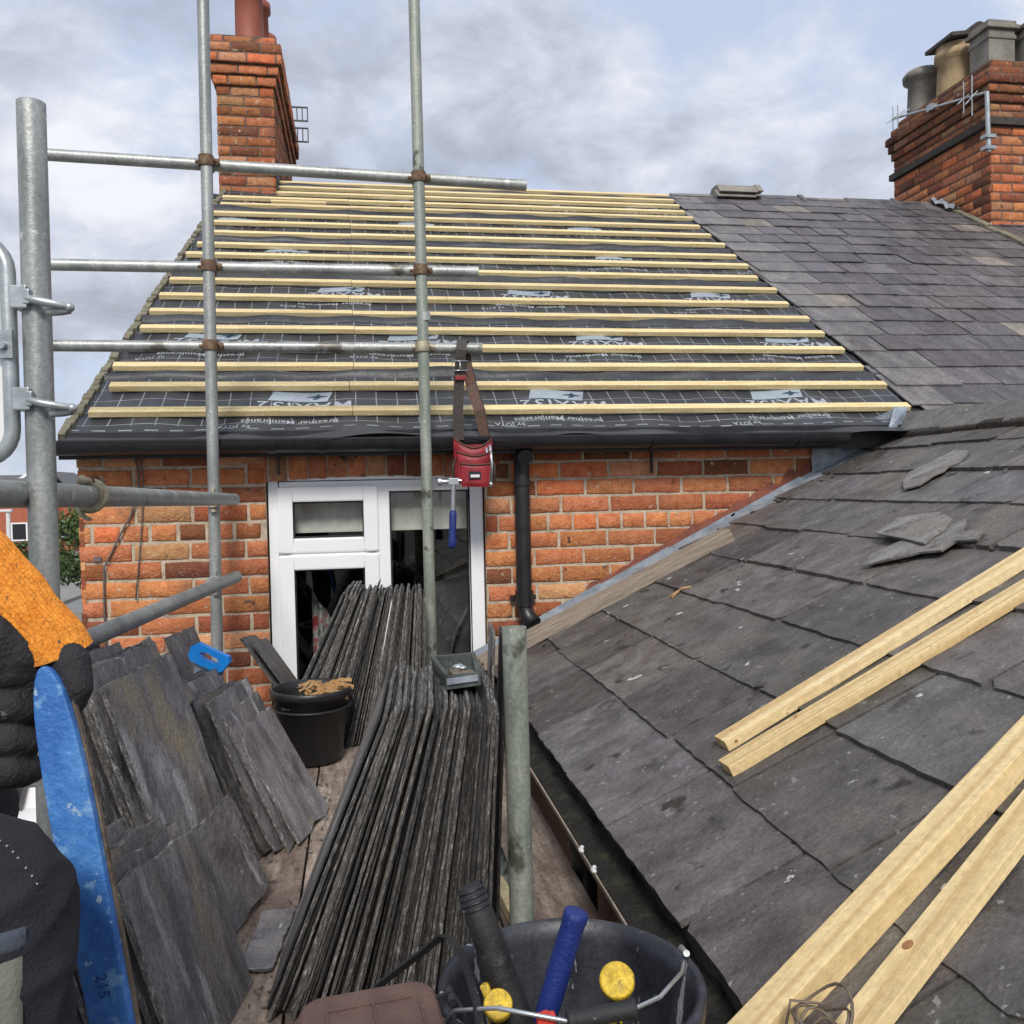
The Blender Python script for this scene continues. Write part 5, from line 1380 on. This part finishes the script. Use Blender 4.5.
# short offcut of tube on the boards by the green upright
p = at_z(511, 905); mb = MB(); mb.lathe([(.027, 0), (.027, .22), (.023, .22), (.023, 0), (.027, 0)], p+V((-.012, .02, .04)), V((-.06, 1, .22)), 20, 0, True, a0=0, a1=math.pi*1.25)
tag(mb.build('tube_sleeve', 'pole_green', origin=p), 'short split grey green sleeve lying beside the foot of the green upright', 'sleeve')
mb = MB(); mb.obox(p+V((-.02, -.12, .003)), (.03, 0, 0), (-.02, .30, 0), (0, 0, .03)); tag(mb.build('wood_wedge', 'batten_wood', bevel=.003, origin=p), 'pale timber wedge on the boards beside the foot of the green upright', 'wedge')

# ================================================================== SLATE CUTTER AND THE PERSON HOLDING IT
ct_ = thing('slate_cutter', 'slate cutter with a long scuffed blue steel lever held upright by a gloved hand', 'slate cutter', (-.36, .78, FLOOR))
Pt, Pb = at_d(43.5, 666, .955), at_d(111, 1024, .93)
ax = (Pb-Pt).normalized(); wv = (rt-ax*rt.dot(ax)).normalized(); nv = wv.cross(ax).normalized(); nv = nv if nv.dot(fw) < 0 else -nv
kb = ((-.95)-Pt.z)/(Pb.z-Pt.z); Pe = Pt+(Pb-Pt)*kb
Ltot = (Pe-Pt).length
prof = [(0, .0), (.003, .0055), (.008, .009), (.016, .0125), (.03, .0165), (.05, .0195), (.075, .0215), (.11, .0232), (.16, .0242), (.28, .0235), (.42, .022), (Ltot, .021)]
left = [Pt+ax*s-wv*w*(.92) for s, w in prof]; right = [Pt+ax*s+wv*w for s, w in prof]
mb = MB(); pts = left+right[::-1]
mb.prism([p+nv*.004 for p in pts], -nv*.011)
lever = mb.build('lever', ('blue_paint',), ct_, bevel=.002)
mb = MB(); mb.prism([p-nv*.0072 for p in [Pt+ax*s+wv*(w+.002) for s, w in prof][3:]] + [Pt+ax*s+wv*(w-.012)-nv*.0072 for s, w in prof][3:][::-1], -nv*.006); mb.build('lever_back', 'steel_worn', ct_)
mb = MB()
# embossed digits near the foot of the lever
vs, fs = text_mesh('215', .017)
c = Pt+ax*.335+wv*.002+nv*.0042
n2 = mb.add([c+ax*v.x+wv*(v.y-.006)+nv*.0012 for v in vs])
for f in fs: mb.face([n2+i for i in f])
mb.build('stamped_number', 'blue_dark', ct_)
mb = MB(); mb.box(Pe.x-.05, Pe.x+.05, Pe.y-.32, Pe.y+.28, FLOOR+.003, FLOOR+.033); mb.box(Pe.x-.036, Pe.x-.026, Pe.y-.06, Pe.y+.06, FLOOR+.033, FLOOR+.12); mb.box(Pe.x+.04, Pe.x+.05, Pe.y-.06, Pe.y+.06, FLOOR+.033, FLOOR+.12)
mb.cyl((Pe.x-.055, Pe.y, FLOOR+.085), (Pe.x+.065, Pe.y, FLOOR+.085), .009, n=12); mb.build('base', 'steel_worn', ct_, bevel=.003)

def limb(mb, pts, rs, n=10):
    for p, r in zip(pts, rs): mb.ball(p, r, n)
    for i in range(len(pts)-1):
        d = V(pts[i+1])-V(pts[i])
        if d.length > 1e-4: mb.cyl(pts[i], pts[i+1], rs[i], rs[i+1], n=n*2)
def skinned(mb, name, mat, parent, vox, smooth=6, fold=0.0):
    o = mb.build('tmp', mat)
    r = o.modifiers.new('r', 'REMESH'); r.mode = 'VOXEL'; r.voxel_size = vox; r.use_smooth_shade = True
    s = o.modifiers.new('s', 'SMOOTH'); s.iterations = smooth; s.factor = .5
    dg = bpy.context.evaluated_depsgraph_get()
    me = bpy.data.meshes.new_from_object(o.evaluated_get(dg))
    bpy.data.objects.remove(o)
    me.name = name; me.materials.clear(); me.materials.append(MATS[mat])
    for p in me.polygons: p.use_smooth = True; p.material_index = 0
    off = V((0, 0, 0)); q = parent
    while q is not None: off += q.location; q = q.parent
    if fold:
        ds = []
        for v in me.vertices:
            p = v.co
            w_ = noise.noise(V((p.x*9, p.y*9, p.z*22)))*.6 + (1-abs(noise.noise(V((p.x*14+3, p.y*14, p.z*30)))))**3*.7
            ds.append(v.normal*(w_*fold))
        for v, q in zip(me.vertices, ds): v.co += q
    for v in me.vertices: v.co -= off
    o = bpy.data.objects.new(name, me); o.parent = parent; col.objects.link(o)
    return o
pelv = V((-.98, .42, -.48))
per = thing('person', 'person in dark trousers and orange cuffed black glove at left edge, gripping the blue lever', 'person', (pelv.x, pelv.y, FLOOR))
kn1 = at_d(-32, 918, .78); an1 = V((kn1.x+.02, kn1.y-.10, FLOOR+.11)); kn2 = at_d(-62, 812, 1.05); an2 = V((kn2.x-.02, kn2.y-.10, FLOOR+.11))
hip1 = pelv+V((.02, -.09, 0)); hip2 = pelv+V((.0, .10, .0))
wrist = at_d(36, 652, 1.0); elbow = at_d(-130, 500, .93); sh2 = V((-.93, .62, .10)); sh1 = V((-.95, .24, .10)); chest = V((-.96, .43, .05))
neck = V((-.95, .43, .20)); head = V((-.91, .44, .34))
elb1 = V((-.80, .18, -.17)); wr1 = kn1+V((-.27, -.02, .13))
# body (head, neck and the frame under the clothes)
mb = MB()
limb(mb, [pelv, pelv.lerp(chest, .5), chest, neck, neck+V((.015, 0, .06))], [.11, .11, .12, .06, .055])
limb(mb, [head+V((-.01, 0, .02)), head+V((.01, 0, -.03)), head+V((.045, 0, -.085))], [.092, .085, .05])
mb.ball(head+V((.098, 0, -.02)), .016, 8, 0, (1.1, .8, 1.3)); mb.ball(head+V((.085, 0, -.065)), .02, 8, 0, (.7, 1.3, .5))
for s_ in (-1, 1): mb.ball(head+V((0, s_*.088, -.02)), .026, 8, 0, (.7, .4, 1.2))
limb(mb, [chest, sh1, elb1, wr1, wr1+V((.07, 0, -.01))], [.08, .055, .04, .028, .035]); limb(mb, [chest, sh2, elbow, wrist], [.08, .055, .04, .028])
limb(mb, [pelv, hip1, kn1, an1, an1+V((.14, 0, -.06))], [.10, .085, .05, .04, .035]); limb(mb, [pelv, hip2, kn2, an2, an2+V((.14, 0, -.06))], [.10, .085, .05, .04, .035])
body = skinned(mb, 'body', 'skin', per, .009)
mb = MB(); mb.ball(head+V((-.018, 0, .035)), .098, 12, 0, (1.02, .95, .92)); mb.build('hair', 'hair', per)
mb = MB()
for s_ in (-1, 1): mb.ball(head+V((.083, s_*.032, .005)), .011, 8)
mb.build('eyes', 'label_white', body)
mb = MB()
limb(mb, [pelv+V((0, 0, .05)), pelv.lerp(chest, .5), chest, chest+V((0, 0, .09))], [.145, .15, .155, .10])
limb(mb, [chest+V((0, 0, .04)), sh1, elb1, wr1], [.10, .078, .06, .046]); limb(mb, [chest+V((0, 0, .04)), sh2, elbow, elbow.lerp(wrist, .45)], [.10, .078, .062, .055])
skinned(mb, 'jacket', 'jacket', per, .010)
mb = MB()
limb(mb, [pelv, hip1, kn1.lerp(hip1, .45), kn1, kn1.lerp(an1, .35), an1+V((0, 0, .03))], [.145, .115, .100, .085, .080, .070])
limb(mb, [pelv, hip2, kn2, an2+V((0, 0, .03))], [.145, .115, .082, .068])
tro = skinned(mb, 'trousers', 'trousers', per, .007, 4, .007)
# knee patch: a wrapped panel with a band and a stitched flap above it
KR = .086
axs = (an1-kn1).normalized(); face = (V((0, 0, 0))-kn1); face = (face-axs*face.dot(axs)).normalized(); side = axs.cross(face)
def wrap(r, a0, a1, h0, h1, th):
    def f(u, v):
        a_ = rad(a0+(a1-a0)*u); h = h0+(h1-h0)*v
        rr = r+th*(1 if 0 < u < 1 and 0 < v < 1 else 0)
        return kn1+axs*h+(face*math.cos(a_)+side*math.sin(a_))*rr
    return f
PA = (-80, -2) if side.dot(rt) > 0 else (2, 80)
PA = (PA[0], PA[1]+28) if PA[0] < 0 else (PA[0]-28, PA[1])
mb = MB(); mb.sheet(wrap(KR+.0005, *PA, .022, .24, .005), 24, 16); mb.build('knee_patch', 'knee_fabric', tro)
mb = MB(); mb.sheet(wrap(KR+.001, PA[0]-2, PA[1]+5, .0, .018, .004), 24, 5); mb.build('patch_band', 'knee_band', tro)
mb = MB()
for k in range(9):
    q = kn1.lerp(hip1, .0)+(-axs)*(.078*math.sin(rad(70-6*k)))*1.0 ; 
for x, y in ((4, 823), (12, 827), (19, 832), (25, 838), (30, 844), (38, 854), (44, 862), (49, 870)):
    d_ = ray(x-12, y+14); rr = .086
    t_ = d_.dot(kn1)/d_.dot(d_); e2_ = (d_*t_-kn1).length_squared
    q = d_*(t_-math.sqrt(max(rr*rr-e2_, 0))/d_.length); mb.ball(q, .0011, 5)
mb.build('stitching', 'thread', tro)
for an in (an1, an2):
    mb = MB(); limb(mb, [an+V((0, 0, .05)), an+V((-.01, 0, -.05)), an+V((.10, 0, -.062)), an+V((.17, 0, -.066))], [.058, .05, .046, .038]); skinned(mb, 'boot', 'boot', per, .008)
# glove: cuff and hand
mb = MB(); c0, c1 = at_d(42, 652, 1.0), at_d(-85, 525, .97); axc = (c1-c0).normalized(); Lc = (c1-c0).length
e1 = (rt-axc*rt.dot(axc)).normalized(); e2 = axc.cross(e1)
def cuff(u, v):
    a_ = 2*math.pi*u; r_ = .046+.013*v + .0017*abs(math.sin(a_*30))*min(1, v*4) + .003*noise.noise(V((math.cos(a_)*2, math.sin(a_)*2, v*5)))
    return c0+axc*(Lc*v-.004-.024*math.cos(a_))+(e1*math.cos(a_)+e2*math.sin(a_))*r_
mb.sheet(cuff, 480, 30, 0, True, lambda u, v: (u*9, v*2))
glove = None
cu_o = mb.build('glove_cuff', 'orange_knit', per)
mb = MB(); mb.path([c0+axc*(Lc*.93)+(e1*math.cos(a_)+e2*math.sin(a_))*.0595 for a_ in [2*math.pi*k/24 for k in range(24)]], .003, 6, closed=True); mb.build('cuff_trim', 'yellow_plastic', cu_o)
H = lambda x, y, d: at_d(x, y, d)
mb = MB()
# back of the hand and palm, wrapped round the lever from behind
limb(mb, [H(34, 645, 1.005), H(24, 668, 1.0), H(10, 700, .99), H(2, 735, .985)], [.046, .047, .045, .036], 10)
limb(mb, [H(50, 655, 1.01), H(40, 690, 1.02), H(34, 730, 1.02)], [.036, .030, .024], 10)
limb(mb, [H(64, 672, 1.0), H(40, 664, .998), H(12, 652, .972), H(-20, 644, .958)], [.024, .034, .036, .045], 10)
# thumb over the right edge of the lever
limb(mb, [H(52, 648, 1.0), H(70, 664, .985), H(75, 688, .975), H(68, 708, .975)], [.030, .0225, .0175, .0145], 8)
# four fingers folded round the left side
for k, (y, l) in enumerate(((668, 0), (702, 2), (736, 0), (766, -5))):
    limb(mb, [H(-22, y-8, 1.0), H(-10-l, y-2, .965), H(8, y+4, .957), H(24+l*.5, y+6, .97), H(32, y+4, .995)], [.0215, .0200, .0185, .017, .014], 8)
limb(mb, [H(-16, 665, .985), H(-14, 770, .985)], [.026, .026], 8); limb(mb, [H(10, 668, .99), H(14, 765, .99)], [.021, .020], 8)
skinned(mb, 'glove_hand', 'glove_rubber', per, .0032, 3, .0022)
# other glove resting on the thigh
mb = MB(); pw = wr1+V((.035, 0, -.005))
limb(mb, [wr1+V((-.02, 0, 0)), pw, pw+V((.06, 0, -.012))], [.036, .036, .036], 10)
for k in range(4):
    q = pw+V((.065, -.030+.020*k, -.012)); L = (.9, 1.05, 1.0, .8)[k]
    limb(mb, [q, q+V((.038*L, (k-1.5)*.004, -.006)), q+V((.066*L, (k-1.5)*.005, -.022)), q+V((.082*L, (k-1.5)*.005, -.042))], [.0145, .0135, .0125, .011], 8)
limb(mb, [pw+V((.0, -.028, -.004)), pw+V((.03, -.055, -.012)), pw+V((.058, -.066, -.022))], [.018, .0155, .0125], 8)
skinned(mb, 'glove_hand', 'glove_rubber', per, .0035, 3, .001)
mb = MB(); axw = (elb1-wr1).normalized(); mb.lathe([(.043, -.02), (.047, .02), (.052, .08), (.049, .08), (.044, .02), (.040, -.02)], wr1, axw, 24); mb.build('glove_cuff', 'orange_knit', per)
# crate he sits on
cr8 = thing('hop_up', 'low wooden hop-up under the seated person at the left edge', 'hop-up', (pelv.x, pelv.y, FLOOR))
mb = MB(); mb.box(pelv.x-.22, pelv.x+.2, pelv.y-.3, pelv.y+.3, pelv.z-.165, pelv.z-.13); mb.build('top', 'aged_wood', cr8, bevel=.004)
for sx_ in (-.19, .14):
    mb = MB(); mb.box(pelv.x+sx_, pelv.x+sx_+.04, pelv.y-.27, pelv.y+.27, FLOOR+.002, pelv.z-.166); mb.build('side', 'aged_wood', cr8, bevel=.003)

# ================================================================== BACKGROUND ON THE LEFT
# white car on the road
cp = at_d(20, 768, 9.8); cz = GROUND
cb = V((cp.x, cp.y, cz))
car = thing('parked_car', 'white car parked in the road below the scaffold', 'car', tuple(cb))
mb = MB()
def car_sec(y, zs):  # profile along Y
    return V((0, y, zs))
profl = [(-2.1, .35), (-2.15, .75), (-1.95, 1.0), (-1.7, 1.05), (-1.15, 1.46), (.35, 1.48), (1.05, 1.02), (1.9, .86), (2.1, .6), (2.1, .3)]
xw = .86
def carpt(y, z, sx_): 
    tuck = .16*max(0, (z-.95)/.5)
    return V((cb.x+sx_*(xw-tuck), cb.y+y, cb.z+z))
L_ = [carpt(y, z, -1) for y, z in profl]; R_ = [carpt(y, z, 1) for y, z in profl]
n = len(profl); a_ = mb.add(L_); b_ = mb.add(R_)
mb.face(range(a_, a_+n)); mb.face(range(b_+n-1, b_-1, -1))
for i in range(n): j = (i+1) % n; mb.face((a_+j, a_+i, b_+i, b_+j))
mb.build('body', 'car_paint', car, bevel=.05)
mb = MB()
for sx_ in (-1, 1):
    P = [carpt(y, z, sx_)+V((sx_*.012, 0, 0)) for y, z in ((-1.5, 1.08), (-1.08, 1.40), (.30, 1.41), (.82, 1.06))]; mb.prism(P, (sx_*.006, 0, 0))
mb.prism([V((cb.x+s_*.62, cb.y-1.79+.0, cb.z+1.08)) for s_ in (-1, 1)]+[V((cb.x+s_*.58, cb.y-1.24, cb.z+1.44)) for s_ in (1, -1)], (0, -.02, .03))
mb.prism([V((cb.x+s_*.66, cb.y+.98, cb.z+1.10)) for s_ in (-1, 1)]+[V((cb.x+s_*.58, cb.y+.42, cb.z+1.46)) for s_ in (1, -1)], (0, .02, .03))
mb.build('windows', 'black_plastic', car)
mb = MB(); mb.box(cb.x-.7, cb.x+.7, cb.y-2.19, cb.y-2.1, cb.z+.42, cb.z+.55); mb.box(cb.x-.7, cb.x+.7, cb.y+2.09, cb.y+2.13, cb.z+.4, cb.z+.58); mb.build('bumper_trim', 'black_plastic', car)
for sx_ in (-1, 1):
    for y in (-1.35, 1.3):
        c = V((cb.x+sx_*.80, cb.y+y, cb.z+.32)); mb = MB(); mb.cyl(c-V((.1, 0, 0)), c+V((.1, 0, 0)), .32, n=24); w_ = mb.build('wheel', 'tyre', car)
        mb = MB(); mb.cyl(c-V((.11, 0, 0)), c+V((.11, 0, 0)), .2, n=20); mb.build('rim', 'zinc', w_)
    mb = MB(); mb.ball((cb.x+sx_*.62, cb.y+2.02, cb.z+.68), .12, 8, 0, (1.4, .6, .7)); mb.build('headlight', 'label_white', car)
    mb = MB(); mb.box(cb.x+sx_*.80-.03, cb.x+sx_*.80+.035, cb.y-2.13, cb.y-2.0, cb.z+.72, cb.z+.80); mb.build('tail_light', 'red_plastic', car)

def foliage(mb, c, rr, n, size, r):
    for i in range(n):
        d = V((r.gauss(0, 1), r.gauss(0, 1), r.gauss(0, 1))).normalized()
        k = r.uniform(.35, 1)**.5*(1+.35*noise.noise(d*2.2+V(c)*.3))
        p = V(c)+V((d.x*rr[0], d.y*rr[1], d.z*rr[2]))*k
        if noise.noise(p*1.6) < -.28: continue
        a = V((r.gauss(0, 1), r.gauss(0, 1), r.gauss(0, 1))).normalized(); b_ = a.cross(V((r.gauss(0, 1), r.gauss(0, 1), r.gauss(0, 1)))).normalized()
        s = size*r.uniform(.6, 1.3); g = r.uniform(.55, 1.5)
        mb.quad(p-a*s, p+b_*s*.5, p+a*s, p-b_*s*.5, 0, (g, g*r.uniform(.95, 1.1), g*.9))
def tree(c, H, rr, crz, label, seed, n=4200, size=.07):
    r = random.Random(seed); t = thing('tree', label, 'tree', c)
    mb = MB(); c = V(c)
    mb.path([c, c+V((.05, .03, H*.35)), c+V((.0, .05, crz)), c+V((.1, 0, crz+rr[2]*.6))], [.13, .10, .07, .02], 9)
    for k in range(7):
        a_ = k*.9; s_ = c+V((0, .02, crz-rr[2]*.4+.12*k)); mb.path([s_, s_+V((math.cos(a_)*rr[0]*.4, math.sin(a_)*rr[0]*.4, .25)), s_+V((math.cos(a_)*rr[0]*.75, math.sin(a_)*rr[0]*.75, .35))], [.05, .03, .01], 6)
    mb.build('trunk', 'bark', t)
    mb = MB(); foliage(mb, c+V((0, 0, crz)), rr, n, size, r); mb.build('crown', 'leaf', t)
tp_ = at_d(88, 555, 21)
tree((tp_.x, tp_.y, GROUND), 3.2, (.95, .95, 1.05), tp_.z-GROUND+.25, 'small dark leafy tree beyond the left corner of the brick wall', 8, 5200, .06)
tp2 = at_d(20, 548, 46); tree((tp2.x, tp2.y, GROUND), 2.0, (1.0, .9, .7), .9, 'low dark shrubby tree in front of the far red brick house', 9, 2500, .09)
# far houses
def far_house(px, pyb, d, w, dep, h, label, gable_front, seed):
    c = at_d(px, 520, d); c.z = GROUND
    t = thing('brick_house', label, 'house', tuple(c))
    mb = MB()
    x0, x1, y0, y1 = c.x-w/2, c.x+w/2, c.y, c.y+dep; z0, z1 = GROUND, GROUND+h; rh = 1.6
    if gable_front:
        mb.prism([V((x0, y0, z0)), V((x1, y0, z0)), V((x1, y0, z1)), V(((x0+x1)/2, y0, z1+rh)), V((x0, y0, z1))], (0, dep, 0))
    else:
        mb.prism([V((x0, y0, z0)), V((x0, y1, z0)), V((x0, y1, z1)), V((x0, (y0+y1)/2, z1+rh)), V((x0, y0, z1))], (w, 0, 0))
    mb.build('wall', 'far_brick', t)
    mb = MB()
    if gable_front:
        for sgn_ in (-1, 1):
            e = V(((x0+x1)/2+sgn_*(w/2+.2), y0-.15, z1-.12)); rg = V(((x0+x1)/2, y0-.15, z1+rh+.04)); mb.prism([e, rg, rg+V((0, 0, .14)), e+V((0, 0, .14))], (0, dep+.3, 0))
    else:
        for sgn_ in (-1, 1):
            e = V((x0-.15, (y0+y1)/2+sgn_*(dep/2+.25), z1-.12)); rg = V((x0-.15, (y0+y1)/2, z1+rh+.04)); mb.prism([e, rg, rg+V((0, 0, .14)), e+V((0, 0, .14))], (w+.3, 0, 0))
    rf = mb.build('roof', 'far_roof', t)
    if gable_front:
        mb = MB()
        for sgn_ in (-1, 1):
            e = V(((x0+x1)/2+sgn_*(w/2+.2), y0-.19, z1-.2)); rg = V(((x0+x1)/2, y0-.19, z1+rh-.02)); mb.prism([e, rg, rg+V((0, 0, .22)), e+V((0, 0, .22))], (0, .035, 0))
        mb.build('bargeboard', 'upvc', rf)
    for k in range(4):
        xx_ = x0+w*(k+.5)/4
        for zz_ in (1.0, 3.4):
            if zz_+1.2 > h+.5: continue
            mb = MB(); rect_frame(mb, xx_-.5, xx_+.5, z0+zz_, z0+zz_+1.2, .09, y0-.04, y0-.002); wf = mb.build('window', 'upvc', t)
            mb = MB(); mb.box(xx_-.41, xx_+.41, y0-.03, y0-.012, z0+zz_+.09, z0+zz_+1.11); mb.build('pane', 'black_plastic', wf)
    return t
far_house(34, 0, 62, 5.0, 9, 3.9, 'far red brick house with a white edged gable, left of the near upright', True, 1)
far_house(-28, 0, 58, 7.5, 8, 3.6, 'far brick house with a grey roof behind the white lamp post', False, 2)
far_house(72, 0, 75, 4.6, 8, 3.4, 'small far brick house seen between the near upright and the wall', True, 3)
lp = at_d(9, 540, 34); lp.z = GROUND
t = thing('lamp_post', 'slender white lamp post in front of the far houses at the left edge', 'lamp post', tuple(lp))
mb = MB(); hz = at_d(8, 512, 34).z; mb.cyl(lp, (lp.x, lp.y, hz), .10, .075, n=12); mb.build('post', 'label_white', t)
mb = MB(); mb.box(lp.x-.45, lp.x+.15, lp.y-.12, lp.y+.12, hz, hz+.10); mb.build('lantern', 'label_white', t, bevel=.03)
mb = MB(); w0 = at_d(70, 615, 14); mb.box(w0.x-2, w0.x+4, w0.y, w0.y+.2, GROUND, w0.z+.05); tag(mb.build('garden_wall', 'pavement', origin=(w0.x, w0.y, GROUND)), 'low pale garden wall at street level left of the brick house', 'wall')

SKYX, SKYY, EXPO = .3, .2, 0.12
# ================================================================== LIGHT AND SKY
SUN_EL, SUN_AZ = rad(43), rad(188)                  # azimuth measured from +Y towards +X
w = bpy.data.worlds.new('World'); sc.world = w; w.use_nodes = True
nt = w.node_tree; bg = nt.nodes['Background']
sky = nt.nodes.new('ShaderNodeTexSky'); sky.sky_type = 'NISHITA'; sky.sun_disc = False
sky.sun_elevation = SUN_EL; sky.sun_rotation = SUN_AZ; sky.air_density = 1.0; sky.dust_density = 1.5
tc = nt.nodes.new('ShaderNodeTexCoord'); sp = nt.nodes.new('ShaderNodeSeparateXYZ'); nt.links.new(tc.outputs['Generated'], sp.inputs[0])
mp = nt.nodes.new('ShaderNodeMapping'); mp.inputs['Location'].default_value = (SKYX, SKYY, 0); mp.inputs['Scale'].default_value = (1.0, 1.0, 1.7); nt.links.new(tc.outputs['Generated'], mp.inputs[0])
n1 = noise_n(nt, mp.outputs[0], 3.2, 10, .58, .25)
n2 = noise_n(nt, mp.outputs[0], 2.6, 9, .56, .3)
n3 = noise_n(nt, mp.outputs[0], 8, 8, .60, .4)
sh = mth(nt, 'ADD', mth(nt, 'MULTIPLY', n2, .62), mth(nt, 'MULTIPLY', n3, .38))
mask = ramp(nt, n1, ((.38, 0.0), (.52, 1.0)))
cloud = ramp(nt, sh, ((.37, (3.5, 3.75, 4.4)), (.455, (4.7, 5.05, 5.9)), (.53, (6.3, 6.7, 7.7)), (.61, (8.3, 8.5, 9.0))))
clear = mixc(nt, .8, sky.outputs[0], (5.8, 6.65, 8.6))
nt.links.new(mixc(nt, mask, clear, cloud), bg.inputs['Color']); bg.inputs['Strength'].default_value = .1
sl = bpy.data.lights.new('sun', 'SUN'); sl.energy = 2.8; sl.angle = rad(15); sl.color = (1, .95, .88)
so = bpy.data.objects.new('sun', sl); col.objects.link(so)
dv = V((math.sin(SUN_AZ)*math.cos(SUN_EL), math.cos(SUN_AZ)*math.cos(SUN_EL), math.sin(SUN_EL)))
so.rotation_euler = dv.to_track_quat('Z', 'Y').to_euler()
vs_ = sc.view_settings; vs_.view_transform = 'Standard'; vs_.look = 'None'; vs_.exposure = EXPO; vs_.gamma = 1.0
sc.render.film_transparent = False
